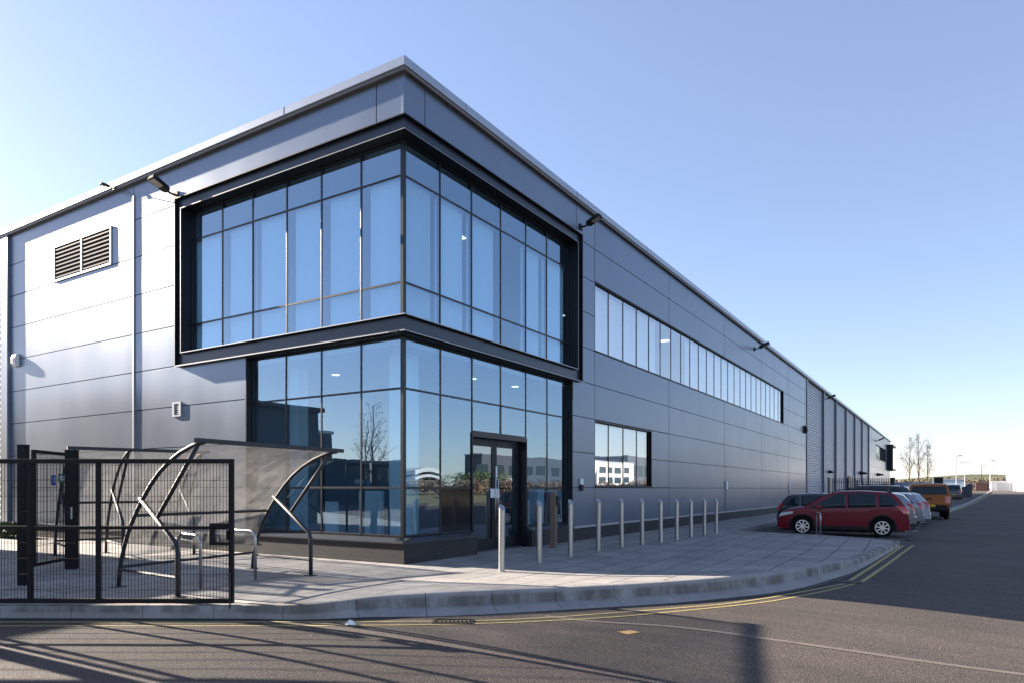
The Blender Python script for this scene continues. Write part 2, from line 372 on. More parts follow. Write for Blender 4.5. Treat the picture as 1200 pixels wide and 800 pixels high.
mb.add([(x,y,rz(x,y)) for y in ys_ for x in xs_], [(j*nx+i, j*nx+i+1, (j+1)*nx+i+1, (j+1)*nx+i) for j in range(len(ys_)-1) for i in range(nx-1)])
struct(mb.build('road', M['asphalt'], smooth=True))
kb = MB(); STN = 6
def prof(h, w):
    lo = [(-.15,0.004),(-.02,.004),(0,0),(.012,-.02),(.02,-.085),(.025,-.13),(.03,-.175)]
    hi = [(-.18,.006),(-.04,.008),(.005,-.005),(.035,-.035),(.06,-.17),(.20,-.215),(.43,-.275)]
    return [(a[0]*(1-w)+b[0]*w, a[1]*(1-w)+b[1]*w + h) for a, b in zip(lo, hi)]
for s0 in range(0, len(KD)-1, STN):
    idx = list(range(s0, min(s0+STN, len(KD)-1)+1))
    if len(idx) < 2: continue
    rings = []
    for k, i in enumerate(idx):
        x, y, h, w = KD[i]; n_ = nrm(i); f = 0
        tx, ty = -n_[1], n_[0]
        if k == 0: f = .004
        if k == len(idx)-1: f = -.004
        pr_ = prof(h, max(0, min(1, w))); pr_ = pr_ + [(pr_[-1][0], -.3), (pr_[0][0], -.3)]
        rings.append([(x+n_[0]*o+tx*f, y+n_[1]*o+ty*f, (zp(x+n_[0]*o, y+n_[1]*o)+.007) if (q < 2 and h > -.001) else z) for q, (o, z) in enumerate(pr_)])
    np_ = len(rings[0]); vs = [v for r in rings for v in r]; fs = []
    for a in range(len(rings)-1):
        for b in range(np_): fs.append((a*np_+b, a*np_+(b+1) % np_, (a+1)*np_+(b+1) % np_, (a+1)*np_+b))
    fs += [tuple(range(np_)), tuple((len(rings)-1)*np_+b for b in reversed(range(np_)))]
    kb.m = 0; kb.add(vs, fs)

def kerb_mat():
    m = bpy.data.materials.new('kerb'); m.use_nodes = True
    n = m.node_tree.nodes; l = m.node_tree.links; b = n['Principled BSDF']; b.inputs['Roughness'].default_value = .85
    tc = n.new('ShaderNodeTexCoord')
    def nz(st, s, d):
        mp = n.new('ShaderNodeMapping'); mp.inputs['Scale'].default_value = st; l.new(tc.outputs['Object'], mp.inputs[0])
        t = n.new('ShaderNodeTexNoise'); t.inputs['Scale'].default_value = s; t.inputs['Detail'].default_value = d; t.inputs['Roughness'].default_value = .7; l.new(mp.outputs[0], t.inputs[0]); return t.outputs[0]
    r = n.new('ShaderNodeValToRGB'); l.new(nz((1,1,1), 2.2, 8), r.inputs[0]); e = r.color_ramp.elements
    e[0].position=.3; e[0].color=(.20,.195,.185,1); e[1].position=.7; e[1].color=(.31,.30,.29,1)
    # tyre and dirt stains in vertical streaks
    r2 = n.new('ShaderNodeValToRGB'); l.new(nz((1.1,1.1,.45), 1.9, 9), r2.inputs[0]); e = r2.color_ramp.elements
    e[0].position=.44; e[0].color=(.45,.42,.38,1); e[1].position=.6; e[1].color=(1,1,1,1)
    sp = n.new('ShaderNodeSeparateXYZ'); l.new(tc.outputs['Object'], sp.inputs[0])
    band = n.new('ShaderNodeValToRGB'); mr = n.new('ShaderNodeMapRange'); mr.inputs[1].default_value=-.18; mr.inputs[2].default_value=.12; l.new(sp.outputs[2], mr.inputs[0]); l.new(mr.outputs[0], band.inputs[0])
    e = band.color_ramp.elements; e[0].position=.28; e[0].color=(.12,)*3+(1,); e[1].position=.86; e[1].color=(0,0,0,1)
    x1 = band.color_ramp.elements.new(.4); x1.color=(.9,)*3+(1,); x2 = band.color_ramp.elements.new(.72); x2.color=(.9,)*3+(1,)
    x = n.new('ShaderNodeMix'); x.data_type='RGBA'; x.blend_type='MULTIPLY'; l.new(band.outputs[0], x.inputs[0]); l.new(r.outputs[0], x.inputs[6]); l.new(r2.outputs[0], x.inputs[7])
    l.new(x.outputs[2], b.inputs['Base Color'])
    bp = n.new('ShaderNodeBump'); bp.inputs['Strength'].default_value=.4; bp.inputs['Distance'].default_value=.01; l.new(nz((1,1,1),60,4), bp.inputs['Height']); l.new(bp.outputs[0], b.inputs['Normal'])
    return m
M['kerb'] = kerb_mat()
struct(kb.build('kerb', M['kerb'], smooth='auto'))

# pavement: fine grid near the corner, raised along the high kerb
edge_end = [(6.9,12.9),(5.5,13.9),(2.4,14.7)]
poly = [(k[0]-nrm(i)[0]*.06, k[1]-nrm(i)[1]*.06) for i, k in enumerate(KD)] + edge_end
def inside(x, y, P):
    c = False; j = len(P)-1
    for i in range(len(P)):
        xi, yi = P[i][:2]; xj, yj = P[j][:2]
        if (yi > y) != (yj > y) and x < (xj-xi)*(y-yi)/(yj-yi)+xi: c = not c
        j = i
    return c
full = [(-40,-30)]+poly+[(2.4,60),(-.3,60),(-40,0.3)]
poly2 = poly + [(2.4,15.5),(-.5,15.5),(-.5,.5),(-30,.5),(-40,.5),(-40,-30)]
pm = MB(); S = .1; vid = {}; vs = []; fs = []
def gv(i, j):
    if (i, j) not in vid:
        vid[(i, j)] = len(vs); x, y = i*S, j*S; vs.append((x, y, zp(x, y)))
    return vid[(i, j)]
for j in range(-90, 155):
    for i in range(-60, 82):
        x, y = (i+.5)*S, (j+.5)*S
        if inside(x, y, poly2): fs.append((gv(i,j), gv(i+1,j), gv(i+1,j+1), gv(i,j+1)))
pm.add(vs, fs)
struct(pm.build('pavement', M['paving'], smooth=True))
pm = MB()
# pavement further left and along the long side (flat)
lp = [(k[0]-nrm(i)[0]*.1, k[1]-nrm(i)[1]*.1) for i, k in enumerate(KD) if k[0] < -6]
lp += [(-6.0,-9.42)]
pm.add([(x, y, -.001) for x, y in lp]+[(-6.0,.5,-.001),(-40,.5,-.001)], [tuple(range(len(lp)+2))])
pm.add([(-.5,15.5,0),(2.4,15.5,0),(2.4,50,0),(2.4,130,.72),(-.5,130,.72),(-.5,50,0)], [(0,1,2,5),(5,2,3,4)])
struct(pm.build('footway', M['paving']))
# flush kerb at the bays
mb = MB(); pts = [(7.87,12.25),(6.9,12.95),(5.5,13.95),(2.42,14.75),(2.46,50)]
for a, b in zip(pts, pts[1:]): mb.bar((*a,-.07),(*b,-.07), .13, .155)
struct(mb.build('bay_kerb', M['concrete']))

# painted lines
def strip(mb, pts, w, z):
    n = len(pts); vs = []
    for i, p in enumerate(pts):
        a = pts[max(i-1,0)]; b = pts[min(i+1,n-1)]; dx, dy = b[0]-a[0], b[1]-a[1]; L = math.hypot(dx,dy); nx_, ny_ = dy/L*w/2, -dx/L*w/2
        zz = z + rz(p[0],p[1]); vs += [(p[0]+nx_, p[1]+ny_, zz), (p[0]-nx_, p[1]-ny_, zz)]
    mb.add(vs, [(2*i, 2*i+1, 2*i+3, 2*i+2) for i in range(n-1)])
def smoothline(P, k=10):
    Q = [(p[0], p[1], 0, 0) for p in P]; return [catmull(Q, i/k)[:2] for i in range((len(Q)-1)*k+1)]
mb = MB()
inn = [(-14,-14.93),(-0.789,-6.612),(0.996,-5.488),(2.76,-4.345),(3.637,-3.76),(4.3,-3.25),(4.831,-2.682),(5.218,-2.172),(6.007,-1.091),(6.419,-0.451),(6.815,0.444),(7.224,1.644),(7.595,2.779)]
ouu = [(-14,-15.22),(-0.511,-6.721),(1.224,-5.629),(2.939,-4.519),(4.255,-3.533),(5.335,-2.42),(6.084,-1.323),(6.55,-0.55),(6.95,0.228),(7.379,1.466),(7.745,2.874)]
strip(mb, [inn[0]]+smoothline(inn[1:]), .055, .004); strip(mb, [ouu[0]]+smoothline(ouu[1:]), .055, .004)
strip(mb, [(7.62,3.3),(7.72,5.6),(7.984,12.7)], .075, .004); strip(mb, [(7.82,3.23),(7.93,5.6),(8.215,12.85)], .075, .004)
strip(mb, [(8.75,46),(10.6,68),(13.2,110),(16.5,170)], .08, .004); strip(mb, [(9.0,46),(10.85,68),(13.45,110),(16.8,170)], .08, .004)
struct(mb.build('yellow_line', M['yellow']))
mb = MB()
for y in (14.2,15.35,18.15,20.8,23.4,26.0,28.6,31.3):
    strip(mb, [(3.1 if y>15 else 6.9,y-.1),(7.9,y)], .07, .004)
    strip(mb, [(7.92,y-.25),(8.0,y+.25)], .14, .008)
struct(mb.build('bay_marking', M['white']))
mb = MB()
gp = [(k[0]+nrm(i)[0]*(.075+.415*max(0,min(1,k[3]))), k[1]+nrm(i)[1]*(.075+.415*max(0,min(1,k[3])))) for i, k in enumerate(KD) if k[0] > -10][::3]
strip(mb, gp, .11, .002); struct(mb.build('gutter_grit', mat('gutter_grit', (.022,.021,.020), .95, noise=.5, scale=9, bump=.5, bscale=90)))
mb = MB(); strip(mb, smoothline([(4.7,-2.66),(5.397,-2.62),(6.411,-2.302),(7.979,-2.169),(9.766,-2.021),(14,-1.6),(30,0)]), .10, .003)
struct(mb.build('road_seam', M['seam']))
mb = MB(); mb.add([(x,y,rz(x,y)+.004) for x,y in ((5.84,-2.96),(6.0,-3.0),(6.08,-2.83),(5.96,-2.8))], [(0,1,2,3)]); struct(mb.build('road_patch', M['patch']))
# side pavement far along the road
mb = MB(); P = [(8.6,44),(10.4,68),(12.9,110),(16.2,170),(12,172),(9.8,110),(8.2,72)]
mb.add([(x,y,gz(y)+.1) for x,y in P]+[(x,y,gz(y)-.1) for x,y in P], [tuple(range(7))]+[(i,(i+1)%7,7+(i+1)%7,7+i) for i in range(7)])
struct(mb.build('far_pavement', M['asphalt']))
mb = MB()
for a, b in zip(P[:3], P[1:4]): mb.bar((a[0]+.07,a[1],gz(a[1])+.03),(b[0]+.07,b[1],gz(b[1])+.03), .30, .22)
struct(mb.build('far_kerb', M['concrete']))

tag(MB().prism([(5.35+.32*math.cos(k*.3927), 11.3+.32*math.sin(k*.3927)) for k in range(16)], 'z', .001, .012).build('manhole_cover', M['concrete']), 'round pale manhole cover in the paving near the red car', 'manhole')
tag(MB().box(7.42,7.82,2.95,3.12,-.149,-.138).build('inspection_cover', M['iron']), 'black iron cover breaking the double yellow lines at the bend', 'cover')
# gully grate
g = thing('drain_grate', 'black iron drain grate in the gutter below the high kerb', 'drain', (3.93,-3.60,-.15), R(32))
mb = MB(); mb.box(-.25,.25,-.14,-.11,-.05,.012); mb.box(-.25,.25,.11,.14,-.05,.012); mb.box(-.25,-.22,-.11,.11,-.05,.012); mb.box(.22,.25,-.11,.11,-.05,.012); mb.build('grate_frame', M['iron'], g)
mb = MB()
for k in range(9): mb.box(-.21+k*.05,-.19+k*.05,-.11,.11,-.04,.008)
mb.box(-.22,.22,-.11,.11,-.05,-.03); mb.build('bars', M['iron'], g)
tag(MB().add([(-.06,-.03,0),(.05,-.05,.01),(.08,.02,.0),(.02,.05,.035),(-.05,.04,.02),(0,0,.06),(.04,.0,.05)],
    [(0,1,5),(1,2,6),(2,3,6),(3,4,5),(4,0,5),(5,1,6),(5,6,3),(0,4,3,2,1)]).build('litter', M['signwhite'], loc=(2.98,-4.42,-.148)),
    'crumpled white scrap of paper lying in the gutter', 'litter')

# ============================================================ BUILDING
B = thing('office_building', 'long two storey grey metal clad industrial building with glazed corner', 'building')
G = .17                                 # glass plane set back from the cladding
ZB = [.42,1.53,2.56,3.60,4.64,5.66,6.70,7.72,8.74,9.71]
def rects(u0, u1, z0, z1, holes):
    rs = [(u0,u1,z0,z1)]
    for h in holes:
        nr = []
        for a,b,c,d in rs:
            ha,hb,hc,hd = max(a,h[0]),min(b,h[1]),max(c,h[2]),min(d,h[3])
            if ha >= hb or hc >= hd: nr.append((a,b,c,d)); continue
            if c < hc: nr.append((a,b,c,hc))
            if hd < d: nr.append((a,b,hd,d))
            if a < ha: nr.append((a,ha,hc,hd))
            if hb < b: nr.append((hb,b,hc,hd))
        rs = nr
    return [r for r in rs if r[1]-r[0] > .02 and r[3]-r[2] > .02]
J = .011
def wallbox(mb, face, u0, u1, z0, z1, d0, d1, jit=0):
    """box on a facade: u along it, d outward depth from the cladding plane"""
    if face == 'L': mb.box(u0,u1,-d0,-d1,z0,z1)
    else: mb.box(d0,d1,u0,u1,z0,z1)
    if jit:
        o = len(mb.v)-8
        for k in range(8):
            x,y,z = mb.v[o+k]
            if face == 'L' and abs(y+d1) < 1e-6: mb.v[o+k] = (x, y+random.uniform(-jit,jit), z)
            if face == 'R' and abs(x-d1) < 1e-6: mb.v[o+k] = (x+random.uniform(-jit,jit), y, z)
holesL = [(-7.51,.3,4.6,8.82),(-4.87,.3,-1,4.65),(-13.9,-10.68,7.74,8.80)]
holesR = [(-.3,7.68,4.6,8.82),(-.3,7.27,-1,4.65),(8.725,36.9,5.66,7.78),(8.725,13.5,1.55,3.58)]
for us, holes, face in (([-16.8,-9.57,-.735,0.0], holesL, 'L'), ([0.0,.65,8.725,15.3,23.0,30.75,38.5,45.5], holesR, 'R')):
    mb = MB()
    for a, b in zip(us, us[1:]):
        for c, d in zip(ZB, ZB[1:]):
            e0 = 0 if (a == 0.0 and face == 'R') else J; e1 = 0 if (b == 0.0) else J
            for r in rects(a+e0, b-e1, c+J, d-J, holes): wallbox(mb, face, *r, -.03, 0, .0015 if r[1]-r[0] > 1 else 0)
    mb.build('cladding_panels', M['clad'], B)
mb = MB()
# far panel section
for a, b in zip([92.3,100.7,108,115.5,123,129.2],[100.7,108,115.5,123,129.2]):
    for c, d in zip(ZB, ZB[1:]):
        for r in rects(a+J, b-J, c+J, d-J, [(101.5,119.8,5.8,7.9),(104,105.2,0,3)]): wallbox(mb, 'R', *r, -.03, 0)
mb.build('cladding_panels', M['clad'], B)
# backing
mb = MB()
for r in rects(-16.85, -.31, .3, 9.68, [(-7.3,.3,4.65,8.7),(-4.95,.3,-1,4.65)]): mb.box(r[0],r[1],.031,.2,r[2],r[3])
mb.build('joint_backing', M['clad_dk'], B); mb = MB()
for r in rects(.31, 45.55, .3, 9.68, [(-.3,7.42,4.65,8.7),(-.3,7.35,-1,4.65),(8.76,36.86,5.7,7.74),(8.76,13.46,1.59,3.54)]): mb.box(-.2,-.031,r[0],r[1],r[2],r[3])
mb.build('joint_backing', M['clad_dk'], B); mb = MB()
for r in rects(92.2, 129.1, .3, 9.68, [(101.6,119.7,5.9,7.8)]): mb.box(-.2,-.031,r[0],r[1],r[2],r[3])
mb.build('joint_backing', M['clad_dk'], B)
# corner backing above the frame
for y, zs_ in ((15.3,((.43,5.65),(7.79,9.69))),(23.0,((.43,5.65),(7.79,9.69))),(30.75,((.43,5.65),(7.79,9.69))),(38.5,((.43,9.69),)),(.65,((8.85,9.69),)),(7.5,((8.86,9.69),)),(8.72,((3.6,5.65),(7.79,9.69)))):
    for za, zb_ in zs_:
        mb = MB(); mb.box(-.005,.004,y-.011,y+.011,za,zb_); mb.build('joint_strip', M['frame_lt'], B)
mb = MB(); mb.box(-.3,-.032,.032,.3,8.82,9.69); mb.build('corner_core', M['clad_dk'], B)
mb = MB(); mb.box(-.05,.003,-.003,.05,8.842,9.698); mb.build('corner_trim', M['clad'], B, bevel=.003)
# plinth
mb = MB()
mb.box(-17,0,0,.25,-.3,.40); mb.box(-.25,0,.25,2.52,-.3,.40); mb.box(-.25,0,4.97,129.2,-.3,.40)
mb.build('plinth', M['plinth'], B)
# sloping sills
mb = MB()
mb.prism([(-.03,.401),(.22,.401),(.22,.515),(.17,.515),(-.03,.43)], 'x', -4.87, -.001)
mb.build('sill', M['frame_lt'], B); mb = MB()
mb.prism([(.03,.401),(-.22,.401),(-.22,.515),(-.17,.515),(.03,.43)], 'y', .001, 2.52)
mb.build('sill', M['frame_lt'], B); mb = MB()
mb.prism([(.03,.401),(-.22,.401),(-.22,.515),(-.17,.515),(.03,.43)], 'y', 4.97, 7.27)
mb.build('sill', M['frame_lt'], B)
mb = MB(); mb.box(-.03,.05,7.275,129.2,.401,.425); mb.box(.045,.05,7.275,129.2,.36,.401); mb.box(-16.8,-4.88,-.05,.03,.401,.425); mb.build('flashing', M['pipe'], B)
# coping and soffit
mb = MB()
mb.box(-75,.125,-.125,.15,9.775,9.958); mb.box(-.15,.125,.15,129.6,9.775,9.958)
mb.build('coping', M['coping'], B, bevel=.012)
mb = MB(); mb.box(-75,.10,-.10,.14,9.70,9.78); mb.box(-.14,.10,.14,129.5,9.70,9.78); mb.build('soffit', M['soffit'], B)
mb = MB()
for y in (1.9,7.3,12.7,18.1,23.5,28.9,34.3,39.7,45.1):
    mb = MB(); mb.box(.1251,.1285,y,y+.012,9.775,9.959); mb.build('coping_joint', M['soffit'], B)
for x in (-3.4,-8.8,-14.2):
    mb = MB(); mb.box(x,x+.012,-.1285,-.1251,9.775,9.959); mb.build('coping_joint', M['soffit'], B)
mb = MB(); mb.box(-75,-.2,.2,129,9.58,9.69); mb.build('roof', M['bgrey'], B)
# trim strip and corner bits on the left facade
mb = MB(); mb.box(-9.60,-9.53,-.03,.0,.45,9.40); mb.build('downpipe_trim', M['pipe'], B, bevel=.005)
mb = MB(); mb.box(-17.25,-16.8,-.09,.2,0,9.70); mb.build('pier', M['clad'], B)
# ribbed wall, left
mb = MB(); z = .3
while z < 9.6:
    mb.add([(-75,.0,z),(-17.25,.0,z),(-17.25,0,z+.06),(-75,0,z+.06),(-75,.05,z+.09),(-17.25,.05,z+.09),(-75,.05,z+.17),(-17.25,.05,z+.17),(-75,0,z+.2),(-17.25,0,z+.2)],
           [(0,1,2,3),(3,2,5,4),(4,5,7,6),(6,7,9,8)]); z += .2
mb.build('ribbed_wall', M['bwhite'], B)
# ribbed wall, right far
mb = MB(); bays = [45.6,53.8,61.3,68.8,76.5,84.1,92.2]
z = .3
while z < 9.6:
    mb.add([(-.1,45.6,z),(-.1,92.2,z),(-.1,92.2,z+.06),(-.1,45.6,z+.06),(-.14,45.6,z+.09),(-.14,92.2,z+.09),(-.14,45.6,z+.17),(-.14,92.2,z+.17),(-.1,45.6,z+.2),(-.1,92.2,z+.2)],
           [(0,1,2,3),(3,2,5,4),(4,5,7,6),(6,7,9,8)]); z += .2
mb.build('ribbed_wall', M['rib'], B)
M['bluegrey'] = mat('blue_grey_trim', (.11,.14,.20), .4, .3)
for i, y in enumerate(bays):
    w = .28 if i else .35; mb = MB(); mb.box(-.15,.05,y-w,y+w*.4,.3,9.70); mb.build('wall_pilaster', M['bluegrey'], B)
# body of the building (closes it from behind)
mb = MB(); mb.box(-75,-12,10,129,0,9.6); mb.box(-12,-.25,45.6,129,0,9.6); mb.box(-75,-17.3,.2,10,0,9.6); mb.build('warehouse_body', M['interior'], B)

# ---- the channel frame round the upper glazing
def ring(mb, z0, z1, xl, yr, p0, p1, t):
    """L-shaped ring (two facades) of thickness t between outward depths p0..p1"""
    for za, zb in ((z0, z0+t), (z1-t, z1)):
        mb.box(xl, p1, -p1, -p0, za, zb); mb.box(p0, p1, -p0, yr, za, zb)
    mb.box(xl, xl+t, -p1+.0005, -p0, z0+t, z1-t); mb.box(p0, p1-.0005, yr-t, yr, z0+t, z1-t)
fo, fi = MB(), MB()
T = .028
ring(fo, 4.586, 8.84, -7.51, 7.68, -.03, .125, T)          # outer flange
ring(fi, 4.892, 8.551, -7.268, 7.389, -.20, .126, T)       # inner flange and reveal lining
fo.build('channel_flange', M['frame'], B, bevel=.004); fi.build('reveal_lining', M['frame'], B, bevel=.004)
mb = MB()
mb.box(-7.48,.03,-.03,-.005,4.614,4.892); mb.box(-7.48,.03,-.03,-.005,8.551,8.812)
mb.box(.005,.03,-.005,7.65,4.614,4.892); mb.box(.005,.03,-.005,7.65,8.551,8.812)
mb.box(-7.48,-7.268,-.029,-.006,4.892,8.551); mb.box(.006,.029,7.389,7.65,4.892,8.551)
mb.build('channel_web', mat('channel_web', (.028,.038,.056), .32, .35, noise=.06, scale=3), B)
mb = MB()    # pale strips along the flange tips
mb.box(-7.512,.1275,-.1275,-.1255,4.584,4.600); mb.box(-7.268,.1285,-.1285,-.1265,4.905,4.921); mb.box(-7.512,-7.502,-.1275,-.1255,4.600,8.84)
mb.box(-7.252,-7.240,-.1285,-.1265,4.921,8.523); mb.box(-7.268,.1285,-.1285,-.1265,8.5235,8.533)
mb.box(.1255,.1275,-.125,7.68,4.584,4.600); mb.box(.1265,.1285,-.125,7.389,4.905,4.921); mb.box(.1265,.1285,-.125,7.389,8.5235,8.533); mb.box(.1265,.1285,7.361,7.373,4.921,8.523)
mb.build('flange_tip', M['pipe'], B)
# soffit behind the frame bottom, jambs of the lower opening
mb = MB()
mb.box(-4.87,-.2,-.02,.22,4.56,4.584); mb.box(-.22,.02,-.2,7.27,4.5605,4.5845)
mb.box(-4.90,-4.85,.0,.22,.40,4.56); mb.box(-.22,0,7.25,7.30,.40,4.56)
mb.build('jamb', M['frame'], B)

# ---- curtain walls
def curtain(name, face, us, zs, skip=lambda i,j: False, kind=lambda i,j: 'glass', G=.17):
    fr = MB(); W = .021
    def bx(u0,u1,z0,z1,d0,d1):
        if face == 'L': fr.box(u0,u1,-d0,-d1,z0,z1)
        else: fr.box(d0,d1,u0,u1,z0,z1)
    for i, u in enumerate(us):
        z0 = zs[0]
        if face == 'R' and skip(i,0) and skip(i-1,0): z0 = zs[2] if len(zs)>2 else zs[0]
        bx(u-W,u+W,z0,zs[-1],-G-.08,-G+.012)
    for j, z in enumerate(zs):
        for i in range(len(us)-1):
            if (skip(i,j) if j < len(zs)-1 else False) and (j == 0 or skip(i,j-1)): continue
            bx(us[i]+W,us[i+1]-W,z-W,z+W,-G-.078,-G+.010)
    o = fr.build(name, M['mull'], B, bevel=.003)
    for i in range(len(us)-1):
        for j in range(len(zs)-1):
            if skip(i,j): continue
            p = MB(); u0,u1,z0,z1 = us[i]+.02,us[i+1]-.02,zs[j]+.02,zs[j+1]-.02
            js = [random.uniform(-.0016,.0016) for _ in range(4)]
            if face == 'L':
                f = [(u0,G+js[0],z0),(u1,G+js[1],z0),(u1,G+js[2],z1),(u0,G+js[3],z1)]; bk = [(x,y+.02,z) for x,y,z in f]
            else:
                f = [(-G+js[0],u0,z0),(-G+js[1],u1,z0),(-G+js[2],u1,z1),(-G+js[3],u0,z1)]; bk = [(x-.02,y,z) for x,y,z in f]
            p.add(f+bk, [(0,1,2,3),(7,6,5,4),(0,4,5,1),(1,5,6,2),(2,6,7,3),(3,7,4,0)])
            p.build('pane', M[kind(i,j)], o)
    return o
UL = [-7.23,-5.968,-4.822,-3.626,-2.504,-1.317,-.178]; UR = [.20,1.363,2.532,3.751,4.943,6.046,7.35]
LL = [-4.84,-3.654,-2.504,-1.317,-.178]; LR = [.20,1.378,2.549,3.751,4.943,6.07,7.24]
ZU = [4.94,5.652,7.796,8.51]; ZL = [.54,1.517,3.524,4.55]
curtain('curtain_wall', 'L', UL, ZU); curtain('curtain_wall', 'R', UR, ZU)
curtain('curtain_wall', 'L', LL, ZL)
door_bay = lambda i,j: i in (2,3) and j in (0,1)
curtain('curtain_wall', 'R', LR, ZL, skip=door_bay, kind=lambda i,j: 'spandrel' if (i,j)==(1,0) else 'glass')
mb = MB(); mb.box(-.225,-.152,.152,.225,.52,4.56); mb.box(-.225,-.152,.152,.225,4.93,8.52); mb.build('corner_mullion', M['mull'], B)
# over-door row
mb = MB(); mb.box(-.24,-.155,3.725,3.775,2.80,3.50); mb.box(-.42,-.14,2.52,4.97,2.70,2.80); mb.build('door_header', M['mull'], B)
hdr = MB(); hdr.box(-.24,-.152,2.58,4.91,2.8005,2.84); hf = hdr.build('curtain_wall', M['mull'], B)
for a, b in ((2.56,3.735),(3.765,4.93)):
    p = MB(); p.box(-.19,-.17,a,b,2.82,3.51); p.build('pane', M['glass'], hf)
mb = MB(); mb.box(-.42,-.14,4.93,4.97,0,2.70); mb.build('door_reveal', M['frame'], B); mb = MB(); mb.box(-.42,-.14,2.52,2.555,0,2.70); mb.build('door_reveal', M['frame'], B)
# doors
for k, (a, b) in enumerate(((2.56,3.74),(3.75,4.925))):
    f = MB(); x0, x1 = -.39, -.34
    f.box(x0,x1,a,a+.10,.02,2.68); f.box(x0,x1,b-.10,b,.02,2.68); f.box(x0,x1,a+.10,b-.10,.02,.30); f.box(x0,x1,a+.10,b-.10,2.52,2.68)
    d = f.build('door', M['frame'], B, bevel=.004)
    p = MB(); p.box(-.375,-.36,a+.09,b-.09,.29,2.53); p.build('pane', M['glass_door'], d)
    h = MB(); yh = b-.05 if k == 0 else a+.05
    h.tube([(-.34,yh,.75),(-.27,yh,.78),(-.27,yh,1.75),(-.34,yh,1.78)], .016, 8); h.build('handle', M['steel'], d, smooth=True)
mb = MB(); mb.box(-.338,-.328,3.56,3.94,1.28,1.50); o = mb.build('door_notice', M['signwhite'], B)
mb = MB(); mb.box(-.338,-.32,3.78,3.84,1.72,2.05); mb.build('door_closer_cover', M['signwhite'], B)

# ---- strip window and lower window on the long side, and the far one
def window(y0, y1, z0, z1, n, gapjamb=.22):
    f = MB(); d = .18
    f.box(-.30,-.02,y0,y1,z1-.03,z1); f.box(-.30,.035,y0,y1,z0,z0+.03); f.box(-.30,-.002,y0,y0+.03,z0+.03,z1-.03); f.box(-.30,-.002,y1-.04,y1,z0+.03,z1-.03)
    ys = [y0+.03+(y1-y0-.07)*i/n for i in range(n+1)]
    for y in ys: f.box(-.14,-.085,y-.013,y+.013,z0+.03,z1-.03)
    f.box(-.14,-.086,y0,y1,z0+.03,z0+.06); f.box(-.14,-.086,y0,y1,z1-.07,z1-.03)
    w = f.build('window', M['mull'], B)
    for a, b in zip(ys, ys[1:]):
        p = MB(); j = [random.uniform(-.001,.001) for _ in range(4)]
        u0,u1,c0,c1 = a+.01,b-.01,z0+.05,z1-.06
        q = [(-.1+j[0],u0,c0),(-.1+j[1],u1,c0),(-.1+j[2],u1,c1),(-.1+j[3],u0,c1)]
        p.add(q+[(x-.02,y,z) for x,y,z in q], [(0,1,2,3),(7,6,5,4),(0,4,5,1),(1,5,6,2),(2,6,7,3),(3,7,4,0)])
        p.build('pane', M['glass_strip'], w)
    return w
window(8.725, 36.9, 5.66, 7.78, 24); window(8.725, 13.5, 1.55, 3.58, 4); window(101.5, 119.8, 5.8, 7.9, 12)
# far end frame
mb = MB(); mb.box(0,.9,122,122.25,4.6,8.9); mb.box(0,.9,122.25,129.5,4.6,4.9); mb.box(0,.9,122.25,129.5,8.6,8.9); mb.box(-.1,.02,122.25,129,4.9,8.6); mb.build('end_frame', M['frame'], B)
# service doors, canopy lamps of the far section
for y, w, h in ((57,1.1,2.5),(79.3,1.2,2.5),(104.2,1.2,3.0)):
    d = MB(); d.box(-.1,-.02,y,y+w,.0,h); o = d.build('door', M['frame'], B)
    h_ = MB(); h_.box(-.02,.04,y+.1,y+.14,1.0,1.2); h_.build('handle', M['steel'], o)
d = MB(); d.box(-.1,.0,70.2,74.8,.0,2.65); o = d.build('roller_door', M['frame'], B)
h_ = MB(); h_.box(.0,.05,70.1,74.9,2.65,2.85); h_.build('header', M['frame'], o)
# louvre
lv = MB(); lv.box(-13.9,-10.68,-.03,.06,8.77,8.82); lv.box(-13.9,-10.68,-.03,.06,7.74,7.79); lv.box(-13.9,-13.85,-.03,.06,7.79,8.77); lv.box(-10.73,-10.68,-.03,.06,7.79,8.77); lv.box(-12.31,-12.25,-.03,.06,7.79,8.77)
o = lv.build('louvre', M['coping'], B)
lv = MB()
for k in range(8):
    z = 7.84+k*.118
    for a, b in ((-13.85,-12.31),(-12.25,-10.73)):
        lv.add([(a,-.02,z),(b,-.02,z),(b,-.025,z+.035),(a,-.025,z+.035),(b,.06,z+.09),(a,.06,z+.09),(b,.065,z+.075),(a,.065,z+.075)], [(0,1,2,3),(3,2,4,5),(0,6,7,1)][:2])
lv.build('blade', M['soffit'], o)
mb = MB(); mb.box(-13.85,-10.73,.065,.07,7.79,8.77); mb.build('louvre_backing', M['black'], o)
# small grille
v = MB(); v.box(-7.76,-7.40,-.03,0,3.34,3.38); v.box(-7.76,-7.40,-.03,0,3.67,3.71); v.box(-7.76,-7.68,-.03,0,3.38,3.67); v.box(-7.48,-7.40,-.03,0,3.38,3.67)
for k in range(5): v.box(-7.68,-7.48,-.02,0,3.41+k*.055,3.435+k*.055)
v.build('vent_grille', M['pipe'], B)
mb = MB(); mb.box(-7.68,-7.48,-.006,-.0015,3.38,3.67); mb.build('vent_backing', M['black'], B)

